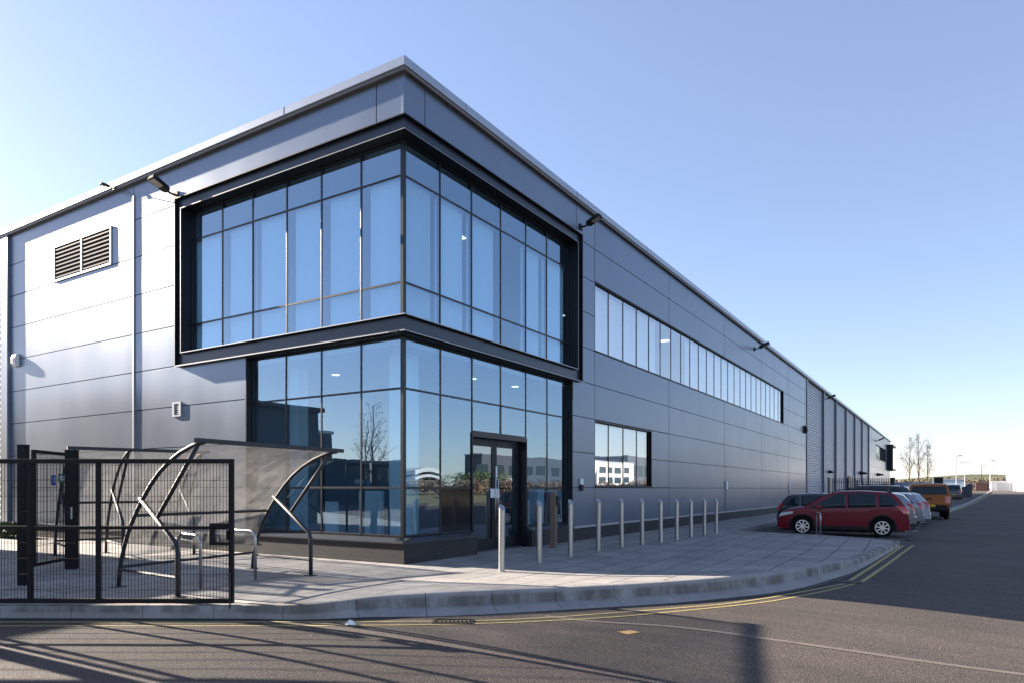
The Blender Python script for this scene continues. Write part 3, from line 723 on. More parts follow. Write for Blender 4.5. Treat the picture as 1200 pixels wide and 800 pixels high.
# ---- interior
mb = MB()
mb.box(-12,-.26,.26,45,4.56,4.80); mb.build('upper_floor', M['carpet'], B)
mb = MB(); mb.box(-12,-.26,.26,45,8.53,8.60); mb.box(-12,-.26,.26,45,4.42,4.54); mb.build('ceiling', M['ceiling'], B)
mb = MB(); mb.box(-12,-.25,.25,45,-.02,.02); mb.build('ground_floor', M['carpet'], B)
mb = MB()
mb.box(-12.1,-12,.3,45,0,9.6); mb.box(-6.5,-6.4,.4,6.9,0,4.42)
mb.box(-6.4,-.4,7.36,7.5,0,4.42); mb.box(-12,-.25,44.9,45,0,9.6); mb.box(-12,-7.2,.3,.4,0,9.6); mb.box(-12,-6.0,.3,.4,0,4.42)
mb.box(-5,-4.9,7.5,45,0,4.42); mb.box(-8,-7.9,7.5,45,4.8,8.45)
mb.build('partition', M['interior'], B)
mb = MB()    # internal columns and low counters in pale finish
for x0,x1,y0,y1,z0,z1 in ((-1.2,-.75,.9,1.35,.02,4.42),(-4.45,-4.1,.9,1.2,.02,4.42),(-.9,-.6,6.3,6.75,.02,1.5),(-2.6,-1.9,1.4,1.5,.02,1.45),(-3.3,-2.9,1.0,1.05,.02,1.2)):
    mb.box(x0,x1,y0,y1,z0,z1)
mb.build('column', M['inwhite'], B)
cl = MB()
for x,y in ((-2.2,2.4),(-1.6,4.6),(-4.2,2.2),(-3.6,4.4),(-1.4,6.4)):
    cl.prism([(x+.10*math.cos(t*.5236), y+.10*math.sin(t*.5236)) for t in range(12)], 'z', 4.405, 4.419)
for x,y in ((-2.6,3.4),(-2.6,5.2),(-2.4,14.5),(-2.4,16.8),(-4.4,14.5),(-4.4,19.2),(-2.4,21.5),(-4.5,24)):
    cl.box(x-.22,x+.22,y-.22,y+.22,8.515,8.529)
cl.build('ceiling_light', M['lampon'], B)
# vertical blinds behind the upper glazing and in the strip windows
def blind(face, u0, u1, z0, z1, depth, ang):
    b = MB(); u = u0+.05
    while u < u1-.05:
        a = ang+random.uniform(-5,5); du, dd = .057*math.cos(R(a)), .057*math.sin(R(a))
        if face == 'L': q = [(u-du,G+depth-dd,z0),(u+du,G+depth+dd,z0),(u+du,G+depth+dd,z1),(u-du,G+depth-dd,z1)]; n_ = Vector((0,.002,0))
        else: q = [(-depth-dd,u-du,z0),(-depth+dd,u+du,z0),(-depth+dd,u+du,z1),(-depth-dd,u-du,z1)]; n_ = Vector((-.002,0,0))
        b.add(q+[tuple(Vector(p)+n_) for p in q], [(0,1,2,3),(7,6,5,4),(0,4,5,1),(1,5,6,2),(2,6,7,3),(3,7,4,0)])
        u += .105
    if face == 'L': b.box(u0+.02,u1-.02,G+depth-.03,G+depth+.03,z1,z1+.05)
    else: b.box(-depth-.03,-depth+.03,u0+.02,u1-.02,z1,z1+.05)
    return b.build('vertical_blind', M['blind'], B)
for i,(a,b) in enumerate(zip(UL,UL[1:])): blind('L', a+.16 if i else a+.05, b-.03, 4.97, 7.76, .13, 12)
for i,(a,b) in enumerate(zip(UR,UR[1:])):
    if i != 3: blind('R', a+.05, b-.12 if i != 5 else b, 4.97, 7.76, .33, 22 if i else 60)
blind('R', 8.8, 14.5, 5.72, 7.6, .26, 14); blind('R', 18, 36.8, 5.72, 7.6, .26, 14); blind('R', 8.8, 13.4, 1.62, 3.4, .26, 50)

# ---- wall-mounted fittings
def floodlight(name_label, loc, rz, s=1.0, tilt=28):
    t = thing('floodlight', name_label, 'floodlight', loc, rz, 'floodlights under the eaves')
    # local: +x away from the wall
    mb = MB(); mb.box(0,.03,-.09,.09,-.09,.09); mb.build('mounting_plate', M['trim'], t)
    mb = MB(); mb.tube([(0.03,0,0),(.16,0,.0),(.24,0,.03)], .028, 8); mb.build('arm', M['trim'], t, smooth=True)
    c, s_ = math.cos(R(tilt)), math.sin(R(tilt))
    def P(a, y, b): return (.22+a*c-b*s_, y, .03+a*s_+b*c)
    hs = MB(); pr_ = [(0,.06),(.06,.14),(.42,.17),(.50,.13),(.50,-.13),(.42,-.17),(.06,-.14),(0,-.06)]
    n_ = len(pr_); vs = [P(a,y,-.04) for a,y in pr_]+[P(a,y*.8,.06) for a,y in pr_]
    hs.add(vs, [tuple(range(n_)), tuple(range(2*n_-1,n_-1,-1))]+[(i,(i+1)%n_,n_+(i+1)%n_,n_+i) for i in range(n_)])
    hs.build('lamp_housing', M['trim'], t, bevel=.01)
    g_ = MB(); q = [(.20,-.12),(.46,-.12),(.46,.12),(.20,.12)]
    g_.add([P(a,y,-.0425) for a,y in q]+[P(a,y,-.05) for a,y in q], [(0,1,2,3),(7,6,5,4),(0,4,5,1),(1,5,6,2),(2,6,7,3),(3,7,4,0)]); g_.build('lens', M['lampface'], t)
    t.scale = (s,)*3
    return t
f0 = floodlight('black floodlight above the left end of the dark window frame', (-7.62,-.0,8.98), R(-90), 1.0, 22)
def fl(label, loc, rz, s): 
    o = dup(f0, loc, rz, label); o.scale = (s,)*3; return o
floodlight('small floodlight peeping over the eaves left of the long pale trim strip', (-10.35,-.12,9.74), R(-90), .5, -4)
fl('black floodlight just right of the dark window frame under the eaves', (0,7.75,9.10), 0, .95)
fl('black floodlight above the far half of the long strip window', (0,29.0,9.15), 0, 1.15)
fl('floodlight high on the ribbed cladding of the far section', (-.1,54.6,9.2), 0, 1.3)
fl('floodlight at the far end above the distant window', (0,101.0,8.3), 0, 1.6)
def bulkhead(label, loc, s=1):
    t = thing('bulkhead_light', label, 'wall light', loc, 0, 'canopy lights over the doors')
    mb = MB(); mb.prism([(0,-.15),(0,.3),(.75,.12),(.8,0),(.75,-.05)], 'y', -.45, .45); mb.build('housing', M['trim'], t, bevel=.02)
    mb = MB(); mb.box(.15,.6,-.3,.3,-.09,-.06); mb.build('lens', M['lampface'], t); return t
b0 = bulkhead('dark canopy light over the grey door at the end of the ribbed wall', (-.1,82.3,3.3))
dup(b0, (0,104.4,3.5), 0, 'dark canopy light over the farthest door of the pale end section')
bl = bulkhead('small pale wall light over the first door of the ribbed wall', (-.1,57.3,2.95)); bl.scale = (.5,.5,.7)
def camera_box(name, label, cat, loc, dims, m, rz=0):
    t = thing(name, label, cat, loc, rz); a, b, c = dims
    mb = MB(); mb.prism([(0,-c),(0,c),(a*.7,c*.9),(a,c*.4),(a,-c*.5),(a*.6,-c)], 'y', -b, b); mb.build('casing', m, t, bevel=.012)
    mb = MB(); mb.box(a*.9,a*1.06,-b*.5,b*.5,-c*.3,c*.3); mb.build('lens', M['trim'], t); return t
camera_box('alarm_sounder', 'round pale alarm box at the far left of the end wall', 'alarm', (-16.3,0,5.62), (.14,.14,.2), M['signwhite'], R(-90))
camera_box('wall_sensor', 'small dark box halfway up the wall before the ribbed cladding', 'sensor', (0,44.4,5.85), (.2,.28,.28), M['trim'])
def intercom():
    t = thing('door_intercom', 'white and black entry keypad on the panel right of the glazing', 'intercom', (0,7.78,1.62))
    mb = MB(); mb.box(0,.05,-.09,.09,0,.17); mb.build('cover', M['signwhite'], t, bevel=.01)
    mb = MB(); mb.box(0,.05,-.09,.09,-.18,-.01); mb.build('keypad', M['trim'], t, bevel=.01)
intercom()
for y, lab in ((23.3,'small white socket box on the long wall below the strip window'), (38.7,'small white socket box on the long wall behind the dark hatchback')):
    t = thing('socket_box', lab, 'socket', (0,y,1.66), 0, 'socket boxes on the long wall')
    mb = MB(); mb.box(0,.07,-.09,.09,-.2,.2); mb.build('box_cover', M['signwhite'], t, bevel=.01)
    mb = MB(); mb.tube([(.03,0,-.2),(.03,0,-1.2)], .018, 6); mb.build('conduit', M['pipe'], t)

# ============================================================ BOLLARDS, POSTS, HOOPS
BP = [(2.263,.066,1.22),(2.113,1.69,1.26),(2.031,3.21,1.27),(1.961,4.79,1.27),(1.998,6.12,1.26),(2.135,7.17,1.24),(2.30,8.15,1.22),(2.348,9.34,1.2),(2.368,10.62,1.19),(2.417,11.82,1.19),(2.435,13.11,1.18)]
ords = ['nearest','second','third','fourth','fifth','sixth','seventh','eighth','ninth','tenth','farthest']
extra = ['in front of the door, its foot touched by sunlight','before the brown reader post','before the right edge of the corner glazing','before the left jamb of the low window',
         'under the middle of the low window','at the right jamb of the low window','of the row along the long wall','of the row along the long wall','of the row along the long wall','of the row along the long wall','of the row, closest to the dark hatchback']
def bollard():
    t = thing('bollard', '', 'bollard', (0,0,0), 0, 'stainless steel bollards in front of the entrance')
    mb = MB(); r = .057; n_ = 24; H = 1.22
    bot = [(r*math.cos(2*math.pi*k/n_), r*math.sin(2*math.pi*k/n_), -.05) for k in range(n_)]
    top = [(x, y, H-.06-(x+y*0)/r*.055) for x,y,_ in bot]
    mb.add(bot+top, [(k,(k+1)%n_,n_+(k+1)%n_,n_+k) for k in range(n_)]); mb.build('tube', M['steel'], t, smooth=True)
    mb = MB(); mb.add(top, [tuple(range(n_))]); 
    mb.add([(x,y,z-.004) for x,y,z in top], [tuple(range(n_))]); mb.build('slanted_cap', M['steel'], t)
    return t
b0 = bollard()
for i, (x,y,h) in enumerate(BP):
    o = b0 if i == 0 else dup(b0)
    o.location = (x,y,0); o.rotation_euler = (R(random.uniform(-.6,.6)),R(random.uniform(-.6,.6)),R(-32+random.uniform(-4,4))); o.scale = (1,1,h/1.22)
    o['label'] = f'{ords[i]} stainless steel bollard {extra[i]}'
t = thing('reader_post', 'brown access reader post beside the entrance door', 'post', (.62,5.05,0), R(15))
mb = MB(); mb.box(-.10,.05,-.10,.10,0,1.42); mb.build('post', M['brown'], t, bevel=.008)
mb = MB(); mb.box(.052,.09,-.03,.05,1.08,1.32); mb.build('card_reader', M['trim'], t, bevel=.006)

def hoop(label, a, b, h, r, group='bicycle hoops in and beside the shelter'):
    a = Vector((*a,0)); b = Vector((*b,0)); d = (b-a); L = d.length
    t = thing('bicycle_hoop', label, 'cycle stand', tuple((a+b)/2), math.atan2(d.y,d.x), group)
    R_ = .14; pts = [(-L/2,0,0)]
    for k in range(7): q = math.pi-k*math.pi/12; pts.append((-L/2+R_+R_*math.cos(q),0,h-R_+R_*math.sin(q)))
    for k in range(7): q = math.pi/2-k*math.pi/12; pts.append((L/2-R_+R_*math.cos(q),0,h-R_+R_*math.sin(q)))
    pts.append((L/2,0,0)); mb = MB(); mb.tube(pts, r, 12); mb.build('tube', M['steel'], t, smooth=True)
    mb = MB()
    for s in (-1,1): mb.prism([(s*L/2+.06*math.cos(q*.785), .06*math.sin(q*.785)) for q in range(8)], 'z', 0.001, .008)
    mb.build('base_plate', M['steel'], t)
    return t
hoop('bright steel hoop standing right of the gate end', (-.52,-3.08), (-1.25,-3.02), .80, .025)
hoop('bright steel hoop seen through the gate beside the lock box', (-.31,-4.21), (-1.05,-4.10), .80, .025)
hoop('narrow steel hoop on the pavement in front of the red car', (5.45,13.95), (5.68,13.15), .72, .025, 'steel hoops by the parking bays')

# ============================================================ CYCLE SHELTERS
ARC = [(0,0),(.03,.25),(.10,.45),(.20,.66),(.31,.85),(.44,1.02),(.58,1.18),(.76,1.36),(.97,1.55),(1.22,1.73),(1.5,1.88),(1.8,2.0),(2.1,2.08),(2.40,2.12)]
def arcpt(s):
    for (a,b),(c,d) in zip(ARC, ARC[1:]):
        if a <= s <= c: f = (s-a)/(c-a); return b+(d-b)*f
    return ARC[-1][1]
def shelter(label, loc, rz, frames, skew=0):
    t = thing('cycle_shelter', label, 'cycle shelter', loc, rz, 'curved cycle shelters')
    for yy in frames:
        mb = MB(); o = yy*skew
        mb.tube([(o+s,yy,z) for s,z in ARC], .031, 10); mb.build('arched_rib', M['galv'], t, smooth=True)
        mb = MB(); mb.tube([(o+1.72,yy,0),(o+1.72,yy,.62),(o+1.68,yy,.74),(o+.66,yy,1.36)], .034, 10); mb.build('leg', M['galv'], t, smooth=True)
        mb = MB(); mb.tube([(o+1.18,yy,1.10),(o+2.22,yy,2.07)], .03, 10); mb.build('strut', M['galv'], t, smooth=True)
        mb = MB(); mb.tube([(o+.03,yy,.27),(o+1.72,yy,.27)], .022, 8); mb.build('ground_rail', M['galv'], t)
        mb = MB()
        for s in (.0,1.72): mb.box(o+s-.08,o+s+.08,yy-.08,yy+.08,.001,.012)
        mb.build('base_plate', M['galv'], t)
    y0, y1 = frames[0], frames[-1]; o0, o1 = y0*skew, y1*skew
    for nm, s, z, r in (('purlin', .46, 1.10, .025), ('low_rail', .06, .31, .022)):
        mb = MB(); mb.tube([(o0+s,y0,z),(o1+s,y1,z)], r, 8); mb.build(nm, M['galv'], t)
    mb = MB(); mb.bar((o0+2.40,y0-.12,2.135),(o1+2.40,y1+.12,2.135), .07, .06); mb.build('front_beam', M['galv'], t)
    mb = MB(); S_ = [a for a in ARC[2:]]
    n1 = len(S_); vs = []
    for side in (0, .006):
        for yy, o in ((y0,o0),(y1,o1)):
            vs += [(o+s-.038-side*.8, yy, z+.02+side) for s,z in S_]
    fs = []
    for k in range(n1-1):
        fs.append((k,k+1,n1+k+1,n1+k)); fs.append((2*n1+k,3*n1+k,3*n1+k+1,2*n1+k+1))
    fs += [(0,n1,3*n1,2*n1),(n1-1,3*n1-1,4*n1-1,2*n1-1)]
    mb.add(vs, fs); mb.build('perspex_sheet', M['perspex'], t, smooth=True)
    return t
shelter('nearer curved cycle shelter with a dirty clear roof beside the glazed corner', (-1.603,-4.72,0), R(-4), [0,2.62], skew=-.19)
s2 = shelter('farther dark curved cycle shelter behind the open pedestrian gate', (-7.85,-2.75,0), R(-17), [0,1.0,2.45])
s2.scale = (1,1,1.08)

# ============================================================ GATES AND FENCES (black mesh)
def mesh_panel(mb, L, z0, z1, sx=.05, sz=.2, r=.003):
    x = sx
    while x < L-.01: mb.bar((x,0,z0),(x,0,z1), r*1.6, r*1.6, up=(0,1,0)); x += sx
    z = z0+sz*.7
    while z < z1-.02: mb.bar((0,-r*1.5,z),(L,-r*1.5,z), r*1.6); mb.bar((0,r*1.5,z),(L,r*1.5,z), r*1.6); z += sz
def gate(name, label, cat, a, b, z0, z1, verts, lock=None, w=.06, mid=None, group=None, sx=.042):
    d = Vector((b[0]-a[0], b[1]-a[1], 0)); L = d.length
    t = thing(name, label, cat, (a[0],a[1],0), math.atan2(d.y,d.x), group)
    f = MB(); f.box(0,w,-w/2,w/2,z0,z1); f.box(L-w,L,-w/2,w/2,z0,z1); f.box(w,L-w,-w/2,w/2,z1-w,z1); f.box(w,L-w,-w/2,w/2,z0,z0+w)
    for v in verts: f.box(v-w*.45,v+w*.45,-w*.45,w*.45,z0+w,z1-w)
    if mid:
        xs = [w]+[q for v in verts for q in (v-w*.45, v+w*.45)]+[L-w]
        for p, q in zip(xs[::2], xs[1::2]): f.box(p,q,-w*.4,w*.4,mid-.022,mid+.022)
    f.build('gate_frame', M['black'], t, bevel=.004)
    m_ = MB(); mesh_panel(m_, L, z0+w*.5, z1-w*.5, sx); m_.build('mesh_infill', M['wire'], t)
    if lock is not None:
        k = MB(); k.box(L-w-.24,L-w,-.04,.04,lock-.14,lock-.10); k.box(L-w-.24,L-w,-.04,.04,lock+.10,lock+.14); k.box(L-w-.24,L-w-.19,-.04,.04,lock-.10,lock+.10)
        k.build('lock_guard', M['black'], t, bevel=.003)
        k = MB(); k.box(L-w-.02,L-w+.0,-.05,.05,lock-.07,lock+.05); k.build('latch', M['black'], t)
        k = MB(); k.tube([(L-.03,-.045,-.14),(L-.03,-.045,.42)], .011, 8); k.tube([(L-.03,-.045,.40),(L-.03,-.10,.40)], .009, 6); k.build('drop_bolt', M['galv'], t)
    return t
# front vehicle gate leaf along the kerb (runs out of the picture to the left)
gate('vehicle_gate', 'black mesh gate leaf standing along the kerb at the left, with lock box', 'gate', (-2.73,-7.42), (1.39,-4.88), .035, 1.88, [.34,2.24-.02,3.10], lock=.92, w=.058, mid=1.00)
def post(label, x, y, h, s, grp='black square gate posts'):
    t = thing('gate_post', label, 'post', (x,y,0), R(32), grp)
    mb = MB(); mb.box(-s/2,s/2,-s/2,s/2,-.02,h); mb.build('shaft', M['black'], t, bevel=.006)
    mb = MB(); mb.box(-s/2-.006,s/2+.006,-s/2-.006,s/2+.006,h,h+.015); mb.build('cap', M['black'], t, bevel=.004); return t
post('stout black gate post at the far left behind the mesh gate', -3.06, -5.40, 2.17, .12)
post('stout black post carrying the open pedestrian gate', -4.78, -3.87, 2.21, .17)
post('black gate post outside the left edge holding the vehicle gate', -3.05, -7.62, 2.4, .16)
gate('pedestrian_gate', 'open black mesh pedestrian gate with a blue and a green sign', 'gate', (-4.75,-4.54), (-5.56,-3.56), .10, 2.20, [], w=.06, mid=None)
# signs on the pedestrian gate
def sign(label, cat, m, loc, rz, w, h, lines):
    t = thing('sign', label, cat, loc, rz)
    mb = MB(); mb.box(-w/2,w/2,-.004,.004,-h/2,h/2); mb.build('sign_plate', m, t)
    mb = MB()
    for (x0,x1,z0,z1) in lines: mb.box(x0*w,x1*w,-.0065,-.0045,z0*h,z1*h); mb.box(x0*w,x1*w,.0045,.0065,z0*h,z1*h)
    mb.build('lettering', M['signwhite'], t); return t
sign('small blue square sign with white lines hanging on the open mesh gate', 'sign', M['signblue'], (-5.13,-4.02,1.66), R(129.6), .15, .19, [(-.35,.35,.18,.26),(-.35,.3,.0,.06),(-.3,.35,-.2,-.14)])
sign('green safety sign with white writing beside the stout gate post', 'sign', M['signgreen'], (-5.27,-3.80,1.70), R(129.6), .30, .17, [(-.42,-.2,-.3,.3),(-.12,.1,.08,.25),(.16,.42,.08,.25),(-.12,.2,-.22,-.08),(.24,.4,-.22,-.08)])
k = thing('gate_lock', 'grey lock case on the stout post of the pedestrian gate', 'lock', (-4.68,-3.93,1.05), R(32))
mb = MB(); mb.box(-.03,.05,-.11,-.05,-.12,.12); mb.build('case', M['trim'], k, bevel=.004)
mb = MB(); mb.box(.05,.075,-.10,-.06,-.11,.11); mb.build('strike_plate', M['steel'], k)
# fence on the left, outside the picture, whose shadow falls over the road
gate('mesh_fence', 'black mesh fence along the kerb left of the gate', 'fence', (-7.6,-10.42), (-3.15,-7.70), .04, 1.88, [1.5,3.0], w=.058, mid=1.0, sx=.09)
# low hedge and things by the end wall seen through the mesh
def hedge(name, label, cat, x0,x1,y0,y1,h, n, m, s=.06, kind=None):
    mb = MB()
    for _ in range(n):
        c = Vector((random.uniform(x0,x1), random.uniform(y0,y1), h*random.random()**.6+.02)); 
        a = Vector((random.gauss(0,1),random.gauss(0,1),random.gauss(0,1))).normalized()*s*random.uniform(.5,1.3); b = a.orthogonal().normalized()*s*.6
        mb.add([c-a-b*.3,c+b,c+a,c-b],[(0,1,2,3)])
    o = mb.build(name, m)
    if kind: struct(o, kind)
    else: tag(o, label, cat)
    return o
hedge('low_hedge', 'low green planting along the end wall seen through the gate', 'hedge', -17,-14.6,-1.0,-.3, .42, 1800, M['leaf'], .06)

# ============================================================ CARS
def lerp(P, x):
    if x <= P[0][0]: return P[0][1]
    for (a,b),(c,d) in zip(P,P[1:]):
        if x <= c: f = (x-a)/(c-a); f = f*f*(3-2*f)*.35+f*.65; return b+(d-b)*f
    return P[-1][1]
def car(name, label, paint, spec, loc, rz, group=None, cat='car'):
    """front towards +x"""
    L, W, H = spec['L'], spec['W'], spec['H']; wb = spec['wb']; wr = spec['wr']; xf, xr = spec['xf'], spec['xf']-wb
    top = spec['top']; belt = spec['belt']; gc = spec.get('gc', .22)
    t = thing(name, label, cat, loc, rz, group)
    plan = spec.get('plan', .13)
    def hw(x, z):
        f = abs(x)/(L/2); w = W/2*(1-plan*max(0,f-.45)**2/.3)
        bz = lerp(belt, x)
        if z > bz: w -= (z-bz)*spec.get('tumble',.30)
        else: w -= .05*max(0,(bz-z)/bz-.25)**1.5
        return w
    xs = [-L/2+.0]+[-L/2+L*i/64 for i in range(1,64)]+[L/2]
    def zb(x):
        z = gc + .10*max(0,(abs(x)/(L/2)-.75))*2
        for c in (xf,xr):
            d = abs(x-c); ra = wr+.065
            if d < ra: z = max(z, wr+math.sqrt(ra*ra-d*d))
        return z
    nr = 9
    def ringpts(x):
        b, tt = zb(x), lerp(top, x); pts = []
        zlow = min(b+.0, tt-.1); bz = min(lerp(belt,x), tt-.06)
        for f in (0,.15,.5,.85,1): z = zlow+(bz-zlow)*f; pts.append((hw(x,z), z))
        if tt-bz > .1:
            for f in (.35,.75): z = bz+(tt-.05-bz)*f; pts.append((hw(x,z), z))
            w = hw(x,tt-.05); pts += [(w-.012, tt-.045), (w-.07,tt-.012),(w*.55,tt+.0),(0,tt+.012)]
        else:
            w = hw(x,bz)
            for f in (.25,.5): pts.append((w-.02*f, bz+(tt-bz)*f*.9))
            pts += [(w-.05,tt-.015),(w-.13,tt-.002),(w*.55,tt+.008),(0,tt+.014)]
        return pts
    rings = [ringpts(x) for x in xs]
    # rounded ends
    K = len(rings[0]); vs = []; fs = []
    for x, rg in zip(xs, rings):
        vs += [(x, w, z) for w, z in rg]; vs += [(x, -w, z) for w, z in rg]
    for i in range(len(xs)-1):
        for k in range(K-1):
            a = i*2*K+k; fs.append((a,a+1,a+2*K+1,a+2*K)); a += K; fs.append((a,a+2*K,a+2*K+1,a+1))
    for i, rev in ((0,False),(len(xs)-1,True)):
        o = i*2*K
        for k in range(K-1): fs.append((o+k,o+k+1,o+K+k+1,o+K+k))
    mb = MB(); mb.add(vs, fs)
    me = mb.build('body', M[paint], t, smooth='auto')
    me.modifiers[0].split_angle = R(50)
    # under-body
    mb = MB(); mb.box(-L/2+.15,L/2-.15,-W/2+.12,W/2-.12,gc-.02,gc+.25); mb.build('underbody', M['trim'], t)
    # side cladding
    def side_patch(polyf, s, off, nu=10):
        """polyf(u)->(x, z0, z1)"""
        m_ = MB(); v = []; nz = 4
        for i in range(nu+1):
            x, z0, z1 = polyf(i/nu)
            for k in range(nz+1): z = z0+(z1-z0)*k/nz; v.append((x, s*(hw(x,z)+off), z))
        f = [(i*(nz+1)+k, i*(nz+1)+k+1, (i+1)*(nz+1)+k+1, (i+1)*(nz+1)+k) for i in range(nu) for k in range(nz)]
        # thickness: skirt inwards
        m = len(v); v += [(x, y-s*.02, z) for x,y,z in v]; f += [tuple(m+q for q in reversed(g)) for g in f]
        ed = [i*(nz+1) for i in range(nu+1)]; et = [i*(nz+1)+nz for i in range(nu+1)]
        for E_ in (ed, et):
            for p, q in zip(E_, E_[1:]): f.append((p,q,m+q,m+p))
        for b_ in (0, nu*(nz+1)):
            for k in range(nz): f.append((b_+k,b_+k+1,m+b_+k+1,m+b_+k))
        m_.add(v, f); return m_
    for s in (1,-1):
        m_ = side_patch(lambda u: ((xr+wr+.07)+u*(xf-xr-2*wr-.14), gc-.01, gc+.14), s, .006); m_.build('side_skirt', M['trim'], t, smooth=True)
        for (xa, xb, lean0, lean1) in spec['win']:
            def pf(u, xa=xa, xb=xb, l0=lean0, l1=lean1):
                x = xa+(xb-xa)*u; bz = lerp(belt,x)+.03; tz = lerp(top,x)-.085
                a0 = (x-xa); a1 = (xb-x)
                if l0: tz = min(tz, bz+.03+a0*l0)
                if l1: tz = min(tz, bz+.03+a1*l1)
                return x, bz, max(bz+.01,tz)
            side_patch(pf, s, .006, 14).build('side_window', M['carglass'], t, smooth=True)
        for hx in spec.get('handles', []):
            z = lerp(belt,hx)-.10; m_ = MB(); y = s*(hw(hx,z)+.012); m_.box(hx-.09,hx+.09,y-.014,y+.014,z-.018,z+.018); m_.build('door_handle', M[paint], t, bevel=.006)
        for dx in spec.get('seams', []):
            z0, z1 = gc+.15, lerp(belt,dx)-.0; m_ = MB(); v = []
            for k in range(7): z = z0+(z1-z0)*k/6; v += [(dx-.004, s*(hw(dx,z)+.0015), z),(dx+.004, s*(hw(dx,z)+.0015), z)]
            m_.add(v, [(2*k,2*k+1,2*k+3,2*k+2) for k in range(6)]); m_.build('door_seam', M['trim'], t)
        mx = spec['mirror']; z = lerp(belt,mx)+.07; y = s*(hw(mx,z)+.10)
        m_ = MB(); m_.prism([(mx-.10,z-.07),(mx+.04,z-.07),(mx+.09,z),(mx+.03,z+.08),(mx-.10,z+.08)], 'y', y-.09, y+.09); m_.build('mirror', M[paint], t, bevel=.02)
    # arch trims + wheels
    for c in (xf,xr):
        for s in (1,-1):
            w_ = MB(); yo = s*(W/2-.02); yi = s*(W/2-.22)
            pts = 28
            prof_ = [(yi,wr-.11),(yi,wr-.02),(yi+s*.02,wr),(yo-s*.02,wr),(yo,wr-.025),(yo-s*.005,wr-.09),(yo-s*.03,wr-.11)]
            v = [(c+r_*math.cos(2*math.pi*q/pts), y_, wr+r_*math.sin(2*math.pi*q/pts)) for q in range(pts) for y_, r_ in prof_]
            n_ = len(prof_); f = [(q*n_+k, q*n_+(k+1)%n_, ((q+1)%pts)*n_+(k+1)%n_, ((q+1)%pts)*n_+k) for q in range(pts) for k in range(n_)]
            w_.add(v, f); wo = w_.build('wheel', M['tyre'], t, smooth='auto')
            rm = MB(); rr_ = wr-.105; yb = yo-s*.02
            def disc(r0, r1, ya, yb2, n_=28):
                v = []
                for q in range(n_):
                    an = 2*math.pi*q/n_
                    for r_, y_ in ((r0,ya),(r1,ya),(r1,yb2),(r0,yb2)): v.append((c+r_*math.cos(an), y_, wr+r_*math.sin(an)))
                rm.add(v, [(q*4+k, q*4+(k+1)%4, ((q+1)%n_)*4+(k+1)%4, ((q+1)%n_)*4+k) for q in range(n_) for k in range(4)])
            disc(rr_-.025, rr_+.005, yb, yb-s*.08); disc(.012, .045, yb+s*.002, yb-s*.05)
            ns = spec.get('spokes', 8)
            for q in range(ns):
                an = 2*math.pi*(q+.25)/ns; d = Vector((math.cos(an),0,math.sin(an))); o_ = Vector((c,yb-s*.012,wr))
                rm.bar(o_+d*.03, o_+d*(rr_-.015), .04, .02, up=(0,1,0))
            rm.build('rim', M['rim'], wo, smooth=False)
            hb = MB(); hb.prism([(c+(rr_-.01)*math.cos(q*.4488), wr+(rr_-.01)*math.sin(q*.4488)) for q in range(14)], 'y', yb-s*.06, yb-s*.075); hb.build('brake_disc', M['tyre'], wo)
            ar = MB(); v = []; n_ = 20; ra = wr+.062
            for q in range(n_+1):
                an = R(-12)+R(204)*q/n_; ca, sa = math.cos(an), math.sin(an)
                for r_, dy in ((ra,.008),(ra+.055,.006),(ra+.055,-.03),(ra,-.06)):
                    x_, z_ = c+r_*ca, wr+r_*sa; x_ = max(-L/2+.01, min(L/2-.01, x_)); v.append((x_, s*(hw(x_, max(z_,.25))+dy), z_))
            ar.add(v, [(q*4+k, q*4+(k+1)%4, (q+1)*4+(k+1)%4, (q+1)*4+k) for q in range(n_) for k in range(4)])
            ar.build('wheel_arch', M['trim'] if spec.get('blackarch',True) else M[paint], t)
            li = MB(); pts2 = [(c+(ra-.002)*math.cos(R(-20+220*q/16)), wr+(ra-.002)*math.sin(R(-20+220*q/16))) for q in range(17)]
            li.prism(pts2, 'y', s*(W/2-.30), s*(W/2-.29)); li.build('arch_liner', M['trim'], t)
    # windscreen / rear window: sheets that follow the top silhouette
    def glass_top(xa, xb, wa, wbb, off, nm):
        m_ = MB(); v = []; N = 8
        for i in range(N+1):
            x = xa+(xb-xa)*i/N; tz = lerp(top,x); wmax = hw(x, tz-.05)-.07
            for k in range(9):
                g_ = -1+2*k/8; y_ = g_*wmax; v.append((x, y_, tz+.012*(1-g_*g_)+off))
        f = [(i*9+k,i*9+k+1,(i+1)*9+k+1,(i+1)*9+k) for i in range(N) for k in range(8)]
        m = len(v); v += [(x,y,z-.02) for x,y,z in v]; f += [tuple(m+q for q in reversed(g)) for g in f]
        m_.add(v,f); m_.build(nm, M['carglass'], t, smooth=True)
    glass_top(*spec['ws'], 0, 0, .008, 'windscreen')
    xa, z0, z1, lean = spec['rw']    # rear window drawn on the tail face
    def tailx(z):   # x of rear silhouette at height z
        lo = -L/2
        for i in range(200):
            x = -L/2+i*.01
            if lerp(top,x) >= z: return x
        return lo
    m_ = MB(); v = []; N = 6
    for i in range(N+1):
        z = z0+(z1-z0)*i/N; x = tailx(z+.012); w = hw(x+.1,z)-.10
        for k in range(7): g_ = -1+2*k/6; v.append((x-.012-.02*(1-g_*g_), g_*w, z))
    f = [(i*7+k,i*7+k+1,(i+1)*7+k+1,(i+1)*7+k) for i in range(N) for k in range(6)]
    m = len(v); v += [(x+.04,y,z) for x,y,z in v]; f += [tuple(m+q for q in reversed(g)) for g in f]; m_.add(v,f); m_.build('rear_window', M['carglass'], t, smooth=True)
